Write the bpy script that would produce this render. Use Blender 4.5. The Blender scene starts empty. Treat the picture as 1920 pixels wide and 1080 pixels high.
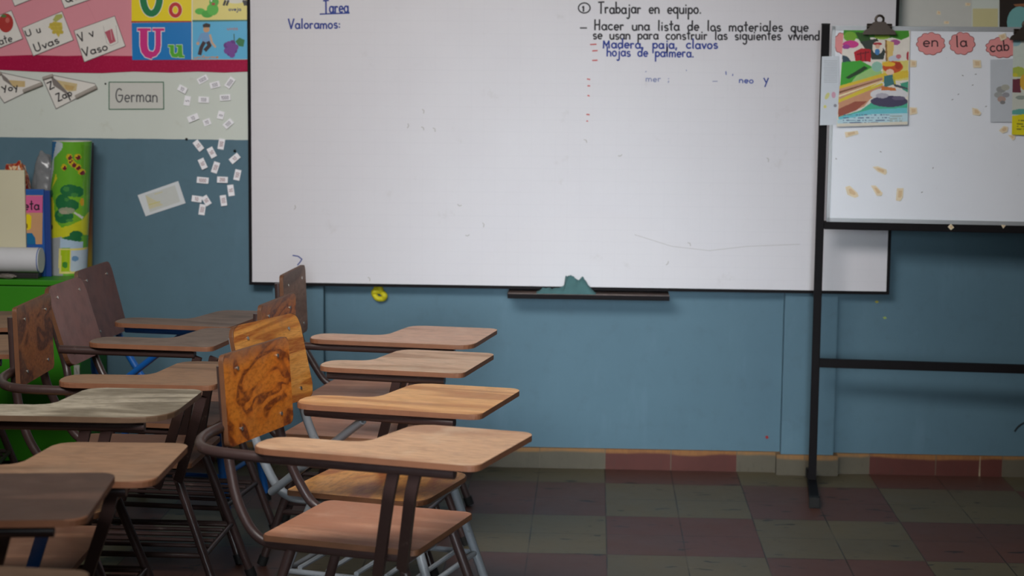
import bpy, bmesh, math, random
import numpy as np
from mathutils import Vector, Matrix, noise as mnoise

random.seed(7)
SC = bpy.context.scene
COL = SC.collection

# ------------------------------------------------------------------ camera, light, exposure
F_PX, YAW, PITCH, ROLL = 3494.0, -0.0435, 0.1227, 0.0099
CAM = np.array([-0.058, -7.0, 1.5535])
_f = np.array([math.sin(YAW) * math.cos(PITCH), math.cos(YAW) * math.cos(PITCH), -math.sin(PITCH)])
_r = np.array([math.cos(YAW), -math.sin(YAW), 0.0])
_u = np.cross(_r, _f)
RIGHT = math.cos(ROLL) * _r + math.sin(ROLL) * _u
UP = math.cos(ROLL) * _u - math.sin(ROLL) * _r
FWD = _f
cd = bpy.data.cameras.new('camera')
cam = bpy.data.objects.new('camera', cd)
COL.objects.link(cam)
cd.sensor_width = 36.0
cd.lens = F_PX / 1920 * 36.0
cd.clip_start = 0.05
m = Matrix.Identity(4)
for i in range(3):
    m[i][0], m[i][1], m[i][2], m[i][3] = RIGHT[i], UP[i], -FWD[i], CAM[i]
cam.matrix_world = m
cd.dof.use_dof = True
cd.dof.focus_distance = 5.2
cd.dof.aperture_fstop = 4.0
SC.camera = cam

SC.view_settings.view_transform = 'Standard'
SC.view_settings.look = 'None'
SC.view_settings.gamma = 1.0
SC.view_settings.use_curve_mapping = False
SC.view_settings.exposure = 0.0

world = bpy.data.worlds.new('world')
SC.world = world
world.use_nodes = True
world.node_tree.nodes['Background'].inputs[0].default_value = (0.75, 0.85, 1.0, 1)
world.node_tree.nodes['Background'].inputs[1].default_value = 0.10


def area(name, loc, target, sx, sy, power, color=(1, 1, 1), spread=180):
    l = bpy.data.lights.new(name, 'AREA')
    l.shape = 'RECTANGLE'
    l.size, l.size_y, l.energy, l.color = sx, sy, power, color
    l.spread = math.radians(spread)
    o = bpy.data.objects.new(name, l)
    COL.objects.link(o)
    o.location = loc
    d = Vector(target) - Vector(loc)
    o.rotation_euler = d.to_track_quat('-Z', 'Y').to_euler()
    return o


area('ceiling_lamp', (-1.1, -4.4, 2.95), (-0.8, -0.2, 0.8), 2.0, 1.2, 86, (1.0, 0.97, 0.94), 118)
area('doorway_light', (0.1, -8.3, 1.5), (-0.05, 0.0, 0.45), 1.1, 1.8, 7.4, (0.84, 0.93, 1.0), 22)


# ------------------------------------------------------------------ measuring helpers: a photograph pixel to a point on a real plane
def ray(px, py):
    return RIGHT * ((px - 960) / F_PX) - UP * ((py - 540) / F_PX) + FWD


class Plane:
    """A vertical plane through point p whose normal n faces the room."""

    def __init__(self, p, n):
        self.p = np.array(p, float)
        self.n = np.array(n, float) / np.linalg.norm(n)

    def pt(self, px, py, off=0.0):
        d = ray(px, py)
        p = self.p + self.n * off
        t = np.dot(p - CAM, self.n) / np.dot(d, self.n)
        return CAM + d * t


def wallp(y):
    return Plane((0, y, 0), (0, -1, 0))


# ------------------------------------------------------------------ object helpers
def tag(o, label=None, cat=None, group=None, kind=None):
    if label: o['label'] = label
    if cat: o['category'] = cat
    if group: o['group'] = group
    if kind: o['kind'] = kind
    return o


def empty(name, loc=(0, 0, 0), rz=0.0):
    o = bpy.data.objects.new(name, None)
    COL.objects.link(o)
    o.location = loc
    o.rotation_euler = (0, 0, rz)
    o.empty_display_size = 0.1
    return o


def obj(name, bm, mats, parent=None, smooth=False, recalc=True):
    me = bpy.data.meshes.new(name)
    if recalc: bmesh.ops.recalc_face_normals(bm, faces=bm.faces)
    bm.to_mesh(me)
    bm.free()
    if not isinstance(mats, (list, tuple)):
        mats = [mats]
    for mm in mats:
        me.materials.append(mm)
    if smooth:
        for p in me.polygons:
            p.use_smooth = True
        try:
            me.set_sharp_from_angle(angle=math.radians(40))
        except Exception:
            pass
    o = bpy.data.objects.new(name, me)
    COL.objects.link(o)
    if parent:
        o.parent = parent
    return o


def add_box(bm, x0, x1, y0, y1, z0, z1, mi=0):
    vs = [bm.verts.new(c) for c in ((x0, y0, z0), (x1, y0, z0), (x1, y1, z0), (x0, y1, z0), (x0, y0, z1), (x1, y0, z1), (x1, y1, z1), (x0, y1, z1))]
    for f in ((0, 3, 2, 1), (4, 5, 6, 7), (0, 1, 5, 4), (1, 2, 6, 5), (2, 3, 7, 6), (3, 0, 4, 7)):
        bm.faces.new([vs[i] for i in f]).material_index = mi


def box(x0, x1, y0, y1, z0, z1, bevel=0.0, seg=2):
    bm = bmesh.new()
    add_box(bm, x0, x1, y0, y1, z0, z1)
    if bevel:
        bmesh.ops.bevel(bm, geom=list(bm.edges), offset=bevel, segments=seg, affect='EDGES', profile=0.7)
    return bm


def fillet(pts, rad, n=7):
    pts = [Vector(p) for p in pts]
    out = [pts[0]]
    for i in range(1, len(pts) - 1):
        a, b, c = pts[i - 1], pts[i], pts[i + 1]
        r = min(rad, (a - b).length * 0.48, (c - b).length * 0.48)
        s = b + (a - b).normalized() * r
        e = b + (c - b).normalized() * r
        for k in range(n + 1):
            t = k / n
            out.append(s * (1 - t) ** 2 + b * 2 * t * (1 - t) + e * t * t)
    out.append(pts[-1])
    return out


def add_tube(bm, pts, r, seg=12, rad=0.05, flat=None):
    """Sweep a round (or flattened, flat=(w,h)) section along a filleted polyline."""
    P = fillet(pts, rad) if len(pts) > 2 else [Vector(p) for p in pts]
    rings = []
    ref = Vector((0.13, 0.97, 0.2))
    t0 = (P[1] - P[0]).normalized()
    nrm = (ref - t0 * ref.dot(t0)).normalized()
    for i, p in enumerate(P):
        if i == 0: t = P[1] - P[0]
        elif i == len(P) - 1: t = P[-1] - P[-2]
        else: t = (P[i + 1] - P[i]).normalized() + (P[i] - P[i - 1]).normalized()
        t.normalize()
        nrm = (nrm - t * nrm.dot(t)).normalized()
        bn = t.cross(nrm)
        ring = []
        if flat:
            w, h = flat
            for (a, b) in ((1, 1), (-1, 1), (-1, -1), (1, -1)):
                ring.append(bm.verts.new(p + nrm * (a * w / 2) + bn * (b * h / 2)))
        else:
            for k in range(seg):
                a = 2 * math.pi * k / seg
                ring.append(bm.verts.new(p + nrm * (math.cos(a) * r) + bn * (math.sin(a) * r)))
        rings.append(ring)
    n = len(rings[0])
    for i in range(len(rings) - 1):
        for k in range(n):
            bm.faces.new((rings[i][k], rings[i][(k + 1) % n], rings[i + 1][(k + 1) % n], rings[i + 1][k]))
    bm.faces.new(list(reversed(rings[0])))
    bm.faces.new(rings[-1])


def tube(pts, r, **kw):
    bm = bmesh.new()
    add_tube(bm, pts, r, **kw)
    return bm


def round_poly(pts, n=6):
    """pts = (x, y, radius); corner rounding, returns list of 2-D points."""
    out = []
    N = len(pts)
    for i in range(N):
        a, b, c = Vector(pts[i - 1][:2]), Vector(pts[i][:2]), Vector(pts[(i + 1) % N][:2])
        r = pts[i][2]
        if r <= 0:
            out.append(tuple(b)); continue
        r = min(r, (a - b).length * 0.49, (c - b).length * 0.49)
        s = b + (a - b).normalized() * r
        e = b + (c - b).normalized() * r
        for k in range(n + 1):
            t = k / n
            out.append(tuple(s * (1 - t) ** 2 + b * 2 * t * (1 - t) + e * t * t))
    return out


def slab(poly, th, xf, bevel=0.003):
    """Extruded plate: top material 0, sides material 1. xf maps (u, v, w) to xyz; w from -th to 0."""
    bm = bmesh.new()
    top = [bm.verts.new((p[0], p[1], 0)) for p in poly]
    bot = [bm.verts.new((p[0], p[1], -th)) for p in poly]
    ft = bm.faces.new(top)
    bm.faces.new(list(reversed(bot)))
    n = len(poly)
    for i in range(n):
        f = bm.faces.new((bot[i], bot[(i + 1) % n], top[(i + 1) % n], top[i]))
        f.material_index = 1
    if bevel:
        ed = list(ft.edges)
        bmesh.ops.bevel(bm, geom=ed, offset=bevel, segments=2, affect='EDGES', profile=0.6, material=1)
    for v in bm.verts:
        v.co = Vector(xf(*v.co))
    return bm


# ------------------------------------------------------------------ materials
def lin(c):
    c = c / 255.0
    return c / 12.92 if c <= 0.04045 else ((c + 0.055) / 1.055) ** 2.4


def L(rgb):
    return (lin(rgb[0]), lin(rgb[1]), lin(rgb[2]), 1.0)


_cache = {}


class NT:
    def __init__(self, name):
        self.m = bpy.data.materials.new(name)
        self.m.use_nodes = True
        self.t = self.m.node_tree
        self.b = self.t.nodes['Principled BSDF']

    def n(self, typ, **kw):
        x = self.t.nodes.new(typ)
        for k, v in kw.items():
            if k.startswith('i_'):
                x.inputs[k[2:].replace('_', ' ')].default_value = v
            elif k.startswith('n_'):
                x.inputs[int(k[2:])].default_value = v
            else:
                setattr(x, k, v)
        return x

    def l(self, a, b):
        self.t.links.new(a, b)

    def math(self, op, a, b=None, c=None):
        x = self.n('ShaderNodeMath', operation=op)
        for i, v in enumerate((a, b, c)):
            if v is None: continue
            if isinstance(v, (int, float)): x.inputs[i].default_value = v
            else: self.l(v, x.inputs[i])
        return x.outputs[0]

    def mix(self, fac, a, b, blend='MIX'):
        x = self.n('ShaderNodeMix', data_type='RGBA', blend_type=blend)
        for s, v in ((0, fac), (6, a), (7, b)):
            if isinstance(v, (int, float)): x.inputs[s].default_value = v
            elif isinstance(v, tuple): x.inputs[s].default_value = v
            else: self.l(v, x.inputs[s])
        return x.outputs[2]

    def ramp(self, fac, stops, interp='LINEAR'):
        x = self.n('ShaderNodeValToRGB')
        cr = x.color_ramp
        cr.interpolation = interp
        while len(cr.elements) < len(stops):
            cr.elements.new(0.5)
        for e, (p, c) in zip(cr.elements, stops):
            e.position = p
            e.color = c if len(c) == 4 else (*c, 1)
        self.l(fac, x.inputs[0])
        return x.outputs[0]

    def smooth(self, v, lo, hi):
        x = self.n('ShaderNodeMapRange', interpolation_type='SMOOTHSTEP')
        self.l(v, x.inputs[0])
        x.inputs[1].default_value, x.inputs[2].default_value = lo, hi
        return x.outputs[0]

    def noise(self, vec, scale, detail=3, rough=0.5, dist=0.0):
        x = self.n('ShaderNodeTexNoise')
        self.l(vec, x.inputs['Vector'])
        x.inputs['Scale'].default_value = scale
        x.inputs['Detail'].default_value = detail
        x.inputs['Roughness'].default_value = rough
        x.inputs['Distortion'].default_value = dist
        return x.outputs['Fac']

    def coord(self, scale=(1, 1, 1), loc=(0, 0, 0)):
        tc = self.n('ShaderNodeTexCoord')
        mp = self.n('ShaderNodeMapping')
        mp.inputs['Location'].default_value = loc
        mp.inputs['Scale'].default_value = scale
        self.l(tc.outputs['Object'], mp.inputs['Vector'])
        return mp.outputs[0]

    def bump(self, h, strength, dist=0.002):
        x = self.n('ShaderNodeBump')
        x.inputs['Strength'].default_value = strength
        x.inputs['Distance'].default_value = dist
        self.l(h, x.inputs['Height'])
        self.l(x.outputs[0], self.b.inputs['Normal'])

    def out(self, color=None, rough=0.5, spec=0.5, metal=0.0):
        for key, v in (('Base Color', color), ('Roughness', rough)):
            if v is None: continue
            if isinstance(v, (int, float, tuple)): self.b.inputs[key].default_value = v
            else: self.l(v, self.b.inputs[key])
        self.b.inputs['Specular IOR Level'].default_value = spec
        self.b.inputs['Metallic'].default_value = metal
        return self.m


def plain(name, rgb, rough=0.6, var=0.08, scale=14.0, spec=0.4, metal=0.0):
    key = (name, rgb, rough, var, scale, spec, metal)
    if key in _cache: return _cache[key]
    t = NT(name)
    f = t.noise(t.coord(), scale, 3)
    c = t.mix(f, tuple(x * (1 - var) for x in L(rgb)[:3]) + (1,), tuple(min(1, x * (1 + var)) for x in L(rgb)[:3]) + (1,))
    _cache[key] = t.out(c, rough, spec, metal)
    return _cache[key]


def paper(rgb, rough=0.75):
    return plain('paper_%02x%02x%02x' % tuple(int(v) for v in rgb), tuple(int(v) for v in rgb), rough, 0.04, 30.0, 0.25)


def ink(rgb):
    return plain('ink_%02x%02x%02x' % tuple(rgb), tuple(rgb), 0.6, 0.1, 60.0, 0.2)


def wood(name, dark, mid, light, scale=(3, 14, 14), swirl=1.2, freq=18.0, wear=(130, 120, 110), wear_amt=0.25, seed=0.0, rough=0.42, edge=None, contrast=1.0, grime=0.28, knee=0.42):
    t = NT('wood_' + name)
    v = t.coord(scale, (seed, seed * 1.7, seed * 0.6))
    n1 = t.noise(v, 0.55, 2.5, 0.5, swirl)
    s = t.math('SINE', t.math('MULTIPLY', n1, freq))
    s = t.math('MULTIPLY_ADD', s, 0.5 * contrast, 0.5)
    c = t.ramp(s, ((0.0, L(dark)), (0.10, L(dark)), (knee, L(mid)), (1.0, L(light))))
    v2 = t.coord(tuple(a * 9 for a in scale), (seed, 0, seed))
    fib = t.noise(v2, 1.0, 3, 0.6)
    c = t.mix(t.smooth(fib, 0.38, 0.75), c, tuple(x * 0.72 for x in L(mid)[:3]) + (1,))
    v3 = t.coord((1, 1, 1), (seed * 3, seed, 0))
    big = t.noise(v3, 7.0, 6, 0.65)
    wf = t.math('MULTIPLY', t.smooth(big, 0.48, 0.72), wear_amt)
    c = t.mix(wf, c, L(wear))
    if edge:
        ax, lo, hi, amt = edge
        sep = t.n('ShaderNodeSeparateXYZ')
        t.l(t.coord(), sep.inputs[0])
        e = t.smooth(t.math('ADD', sep.outputs[ax], t.math('MULTIPLY_ADD', big, 0.09, -0.045)), lo, hi)
        c = t.mix(t.math('MULTIPLY', e, amt), c, L(wear))
    gr = t.noise(t.coord((1, 1, 1), (seed, seed * 2, 1)), 11.0, 5, 0.7)
    c = t.mix(t.math('MULTIPLY', t.smooth(gr, 0.52, 0.70), grime), c, tuple(x * 0.45 for x in L(mid)[:3]) + (1,))
    t.bump(fib, 0.12, 0.001)
    rr = t.math('MULTIPLY_ADD', big, 0.35, rough - 0.12)
    return t.out(c, rr, 0.4)


def tubepaint(name, rgb, chip=(90, 80, 75), rough=0.32):
    key = ('tp', name)
    if key in _cache: return _cache[key]
    t = NT('painted_tube_' + name)
    f = t.noise(t.coord(), 35.0, 5, 0.7)
    c = t.mix(t.smooth(f, 0.62, 0.75), L(rgb), L(chip))
    f2 = t.noise(t.coord(), 6.0, 2)
    c = t.mix(t.math('MULTIPLY', f2, 0.35), c, tuple(x * 0.5 for x in L(rgb)[:3]) + (1,))
    _cache[key] = t.out(c, t.math('MULTIPLY_ADD', f, 0.3, rough - 0.1), 0.5)
    return _cache[key]


BLACK = plain('black_rubber', (18, 18, 18), 0.7)
BLACKMETAL = plain('black_matt_paint', (17, 14, 17), 0.6, 0.25, 30, 0.12)
ALU = plain('brushed_aluminium', (150, 152, 154), 0.4, 0.06, 40, 0.5, 0.3)
STEEL = plain('bolt_steel', (200, 195, 185), 0.25, 0.1, 40, 0.5, 0.9)

# ------------------------------------------------------------------ the room
# back wall: blue dado below, cream above
DADO = 1.237


def wall_material():
    t = NT('wall_paint')
    sep = t.n('ShaderNodeSeparateXYZ')
    v = t.coord()
    t.l(v, sep.inputs[0])
    n1 = t.noise(v, 2.2, 5, 0.6)
    n2 = t.noise(v, 16.0, 5, 0.65)
    n3 = t.noise(t.coord((3, 3, 0.8), (4, 0, 0)), 3.0, 4, 0.6)
    blue = t.mix(n1, L((77, 106, 121)), L((90, 121, 137)))
    blue = t.mix(t.math('MULTIPLY', t.smooth(n2, 0.5, 0.75), 0.30), blue, L((76, 98, 112)))
    blue = t.mix(t.math('MULTIPLY', t.smooth(n3, 0.55, 0.8), 0.25), blue, L((108, 138, 156)))
    cream = t.mix(n1, L((214, 220, 213)), L((203, 209, 201)))
    cream = t.mix(t.math('MULTIPLY', t.smooth(n2, 0.58, 0.8), 0.3), cream, L((170, 165, 140)))
    wob = t.math('MULTIPLY_ADD', n2, 0.004, DADO - 0.002)
    c = t.mix(t.math('GREATER_THAN', sep.outputs[2], wob), blue, cream)
    t.bump(n2, 0.25, 0.003)
    return t.out(c, 0.62, 0.3)


WALL = wall_material()
RX0, RX1, RY0, RZ1 = -4.2, 3.4, -8.6, 3.1
tag(obj('wall_back', box(RX0, RX1, 0.0, 0.15, -0.1, RZ1), WALL), kind='structure')
tag(obj('wall_left', box(RX0 - 0.15, RX0, RY0, 0.15, -0.1, RZ1), WALL), kind='structure')
tag(obj('wall_right', box(RX1, RX1 + 0.15, RY0, 0.15, -0.1, RZ1), WALL), kind='structure')
tag(obj('wall_front', box(RX0 - 0.15, RX1 + 0.15, RY0 - 0.15, RY0, -0.1, RZ1), WALL), kind='structure')
tag(obj('ceiling', box(RX0 - 0.15, RX1 + 0.15, RY0 - 0.15, 0.15, RZ1, RZ1 + 0.1), plain('ceiling_paint', (170, 170, 165), 0.9)), kind='structure')
PIL = 0.045
for i, (x0, x1) in enumerate(((-1.268, -1.074), (0.662, 0.860))):
    tag(obj('trim_%d' % (i + 1), box(x0, x1, -PIL, 0.0, 0.0, RZ1, 0.004), WALL), kind='structure')


def floor_material():
    t = NT('cement_tiles')
    v = t.coord()
    sep = t.n('ShaderNodeSeparateXYZ')
    t.l(v, sep.inputs[0])
    x, y = sep.outputs[0], sep.outputs[1]
    tx = t.math('DIVIDE', x, 0.25)
    ty = t.math('DIVIDE', t.math('MULTIPLY', y, -1.0), 0.25)
    a = t.math('FLOOR', t.math('DIVIDE', tx, 2.0))
    b = t.math('FLOOR', t.math('DIVIDE', t.math('ADD', ty, 1.0), 2.0))
    par = t.math('FLOORED_MODULO', t.math('ADD', a, b), 2.0)
    cx, cy = t.math('FLOOR', tx), t.math('FLOOR', ty)
    comb = t.n('ShaderNodeCombineXYZ')
    t.l(cx, comb.inputs[0]); t.l(cy, comb.inputs[1])
    wn = t.n('ShaderNodeTexWhiteNoise', noise_dimensions='3D')
    t.l(comb.outputs[0], wn.inputs[0])
    n1 = t.noise(v, 3.0, 5, 0.65)
    n2 = t.noise(v, 26.0, 5, 0.7)
    grey = t.mix(n1, L((82, 74, 54)), L((111, 101, 77)))
    red = t.mix(n1, L((82, 50, 42)), L((102, 66, 56)))
    c = t.mix(par, red, grey)
    c = t.mix(t.math('MULTIPLY', wn.outputs[0], 0.22), c, L((70, 64, 56)))
    c = t.mix(t.math('MULTIPLY', t.smooth(n2, 0.52, 0.8), 0.45), c, L((48, 45, 40)))
    # dark scuff marks lying across the tiles
    n3 = t.noise(t.coord((5, 14, 1), (3, 1, 0)), 1.6, 2, 0.5)
    c = t.mix(t.math('MULTIPLY', t.smooth(n3, 0.665, 0.685), 0.9), c, L((30, 28, 26)))
    n4 = t.noise(t.coord((3, 12, 1), (9, 4, 0)), 2.2, 3, 0.6)
    c = t.mix(t.math('MULTIPLY', t.smooth(n4, 0.70, 0.78), 0.3), c, L((150, 142, 130)))
    # joints
    gx = t.math('ABSOLUTE', t.math('SUBTRACT', t.math('FRACT', t.math('ADD', tx, 0.5)), 0.5))
    gy = t.math('ABSOLUTE', t.math('SUBTRACT', t.math('FRACT', t.math('ADD', ty, 0.5)), 0.5))
    g = t.math('MINIMUM', gx, gy)
    gm = t.math('SUBTRACT', 1.0, t.smooth(g, 0.004, 0.013))
    gn = t.smooth(t.noise(v, 5.0, 3), 0.35, 0.6)
    c = t.mix(t.math('MULTIPLY', gm, t.math('MULTIPLY_ADD', gn, 0.6, 0.25)), c, L((32, 30, 27)))
    t.bump(t.math('ADD', t.math('MULTIPLY', gm, -1.0), t.math('MULTIPLY', n2, 0.3)), 0.2, 0.002)
    return t.out(c, t.math('MULTIPLY_ADD', n1, 0.3, 0.28), 0.4)


tag(obj('floor', box(RX0 - 0.15, RX1 + 0.15, RY0 - 0.15, 0.15, -0.12, 0.0), floor_material()), kind='structure')


def skirting_material():
    t = NT('skirting_tiles')
    v = t.coord()
    sep = t.n('ShaderNodeSeparateXYZ')
    t.l(v, sep.inputs[0])
    x, z = sep.outputs[0], sep.outputs[2]
    tx = t.math('DIVIDE', x, 0.25)
    par = t.math('FLOORED_MODULO', t.math('FLOOR', t.math('DIVIDE', tx, 2.0)), 2.0)
    n1 = t.noise(v, 6.0, 5, 0.65)
    n2 = t.noise(t.coord((1, 1, 0.25)), 40.0, 4, 0.7)
    grey = t.mix(n1, L((76, 70, 58)), L((100, 94, 80)))
    red = t.mix(n1, L((72, 34, 29)), L((94, 48, 41)))
    c = t.mix(par, red, grey)
    n5 = t.noise(t.coord((1, 1, 1), (1, 2, 3)), 4.0, 3, 0.5)
    lim = t.math('MULTIPLY_ADD', n5, 0.034, 0.045)
    c = t.mix(t.math('MULTIPLY', t.smooth(t.math('SUBTRACT', z, lim), -0.004, 0.006), t.math('MULTIPLY_ADD', n2, 0.9, 0.15)), c, L((160, 112, 58)))
    dr = t.noise(t.coord((1, 1, 0.04), (6, 0, 0)), 26.0, 2, 0.5)
    n6 = t.noise(t.coord((1, 1, 0.5), (2, 0, 0)), 9.0, 2, 0.5)
    c = t.mix(t.math('MULTIPLY', t.smooth(dr, 0.70, 0.74), t.smooth(n6, 0.5, 0.6)), c, L((205, 195, 160)))
    g = t.math('ABSOLUTE', t.math('SUBTRACT', t.math('FRACT', t.math('ADD', tx, 0.5)), 0.5))
    c = t.mix(t.math('SUBTRACT', 1.0, t.smooth(g, 0.002, 0.009)), c, L((96, 88, 74)))
    c = t.mix(t.math('MULTIPLY', t.smooth(n2, 0.55, 0.8), 0.4), c, L((60, 52, 44)))
    return t.out(c, 0.6, 0.3)


bm = bmesh.new()
SK = 0.078
add_box(bm, RX0, -1.284, -0.014, 0.0, 0, SK)
add_box(bm, -1.284, -1.058, -PIL - 0.014, 0.0, 0, SK)
add_box(bm, -1.058, 0.646, -0.014, 0.0, 0, SK)
add_box(bm, 0.646, 0.876, -PIL - 0.014, 0.0, 0, SK)
add_box(bm, 0.876, RX1, -0.014, 0.0, 0, SK)
tag(obj('baseboard_back', bm, skirting_material()), kind='structure')


# ------------------------------------------------------------------ handwriting: a single-stroke alphabet
def A(cx, cy, rx, ry, a0, a1, n=12):
    return [(cx + rx * math.cos(math.radians(a0 + (a1 - a0) * k / n)), cy + ry * math.sin(math.radians(a0 + (a1 - a0) * k / n))) for k in range(n + 1)]


_o = A(.4, .5, .38, .5, 50, 410, 16)
_arch = [(.05, .45)] + A(.4, .6, .35, .4, 170, 0, 8) + [(.75, 0)]
_dot = lambda x, y: [(x - .05, y), (x + .06, y + .02)]
GL = {
    'a': (.95, [_o, [(.8, 1), (.79, .3), (.88, 0)]]), 'b': (.9, [[(.05, 2), (.05, 0)], A(.43, .5, .36, .48, 180, -180, 16)]),
    'c': (.85, [A(.45, .5, .42, .5, 50, 315)]), 'd': (.95, [_o, [(.8, 1.9), (.8, 0)]]),
    'e': (.9, [[(.06, .5), (.8, .52)] + A(.43, .5, .38, .5, 5, 310)]),
    'f': (.6, [A(.45, 1.6, .25, .3, 40, 180, 5) + [(.2, 0)], [(0, 1), (.5, 1)]]),
    'g': (.95, [_o, [(.8, 1), (.8, -.5)] + A(.45, -.5, .35, .45, 0, -150, 8)]),
    'h': (.9, [[(.05, 2), (.05, 0)], _arch]), 'i': (.35, [[(.12, 1), (.12, 0)], _dot(.12, 1.45)]),
    'j': (.5, [[(.3, 1), (.3, -.5)] + A(.05, -.5, .25, .4, 0, -140, 6), _dot(.3, 1.45)]),
    'l': (.4, [[(.15, 2), (.13, .1), (.22, 0)]]),
    'm': (1.35, [[(.05, 1), (.05, 0)], [(.05, .5)] + A(.33, .6, .27, .4, 170, 0, 7) + [(.6, 0)], [(.6, .5)] + A(.9, .6, .28, .4, 170, 0, 7) + [(1.18, 0)]]),
    'n': (.9, [[(.05, 1), (.05, 0)], _arch]), 'o': (.9, [_o]),
    'p': (.9, [[(.05, 1), (.05, -1)], A(.43, .5, .36, .48, 180, -180, 16)]), 'q': (.95, [_o, [(.8, 1), (.8, -1)]]),
    'r': (.7, [[(.05, 1), (.08, 0)], [(.07, .55)] + A(.36, .62, .28, .36, 165, 45, 6)]),
    's': (.75, [A(.36, .75, .28, .25, 40, 270, 8) + A(.36, .25, .3, .25, 90, -140, 8)]),
    't': (.65, [[(.3, 1.8), (.3, .1), (.4, 0)], [(0, 1.15), (.6, 1.2)]]),
    'u': (.9, [[(.05, 1)] + A(.4, .4, .35, .4, 180, 360, 8) + [(.76, 1)], [(.76, 1), (.78, 0)]]),
    'v': (.8, [[(.03, 1), (.38, 0), (.74, 1)]]), 'y': (.8, [[(.03, 1), (.38, .1)], [(.76, 1), (.2, -.9)]]),
    'z': (.8, [[(.05, 1), (.7, 1), (.05, 0), (.72, 0)]]),
    'T': (1.05, [[(.5, 2), (.48, 0)], [(0, 2), (1.05, 2.05)]]), 'V': (1.15, [[(0, 2), (.5, 0), (1.05, 2)]]),
    'H': (1.1, [[(.05, 2), (.05, 0)], [(.85, 2), (.85, 0)], [(.05, 1), (.85, 1.05)]]),
    'M': (1.3, [[(.05, 0), (.1, 1.5), (.55, .5), (1, 1.5), (1.05, 0)]]),
    'U': (1.15, [[(.05, 2)] + A(.48, .5, .43, .5, 180, 360, 10) + [(.92, 2)]]),
    'G': (1.3, [A(.6, 1, .55, 1, 50, 360, 18) + [(.45, 1)]]),
    'Y': (1.0, [[(0, 2), (.45, 1)], [(.9, 2), (.3, 0)]]), 'Z': (1.0, [[(.05, 2), (.85, 2), (.05, 0), (.9, 0)]]),
    'Q': (1.4, [A(.6, 1, .55, 1, 0, 360, 20), [(.7, .5), (1.2, -.2)]]),
    '0': (.95, [A(.4, .9, .35, .9, 0, 360, 16)]), '1': (.6, [[(.05, 1.4), (.3, 1.8), (.3, 0)]]),
    '2': (.95, [A(.4, 1.35, .35, .45, 160, -30, 8) + [(.05, 0), (.8, 0)]]),
    '5': (.95, [[(.7, 1.8), (.15, 1.8), (.1, 1.05)] + A(.38, .6, .38, .55, 120, -150, 10)]),
    '.': (.4, [_dot(.1, .05)]), ',': (.45, [[(.15, .15), (.05, -.35)]]), ':': (.4, [_dot(.12, .2), _dot(.12, .85)]),
    ';': (.4, [_dot(.12, .85), [(.15, .15), (.05, -.35)]]), '-': (.9, [[(.1, .6), (.75, .65)]]), ' ': (1.1, []), "'": (.3, [[(.1, 1.8), (.1, 1.4)]]),
}


def text_strokes(s, wob=0.05, rnd=random.Random(3)):
    x, out = 0.0, []
    for ch in s:
        w, st = GL[ch]
        dy = rnd.uniform(-wob, wob)
        for p in st:
            out.append([(x + q[0], q[1] + dy) for q in p])
        x += w + 0.18
    return out, max(0.1, x - 0.18)


def ribbon(P, w):
    """2-D polyline to left and right edge lines at half width w."""
    P = [Vector(p) for p in P]
    n = len(P)
    Lf, Rt = [], []
    closed = n > 3 and (P[0] - P[-1]).length < 1e-6
    for i in range(n):
        t = (P[min(i + 1, n - 1)] - P[max(i - 1, 0)])
        if closed and i in (0, n - 1): t = P[1] - P[-2]
        if t.length < 1e-9: t = Vector((1, 0))
        t.normalize()
        nn = Vector((-t.y, t.x))
        e = Vector((0, 0)) if closed else -t * w * 0.5 if i == 0 else (t * w * 0.5 if i == n - 1 else Vector((0, 0)))
        Lf.append(P[i] + nn * w + e); Rt.append(P[i] - nn * w + e)
    return Lf, Rt


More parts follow.
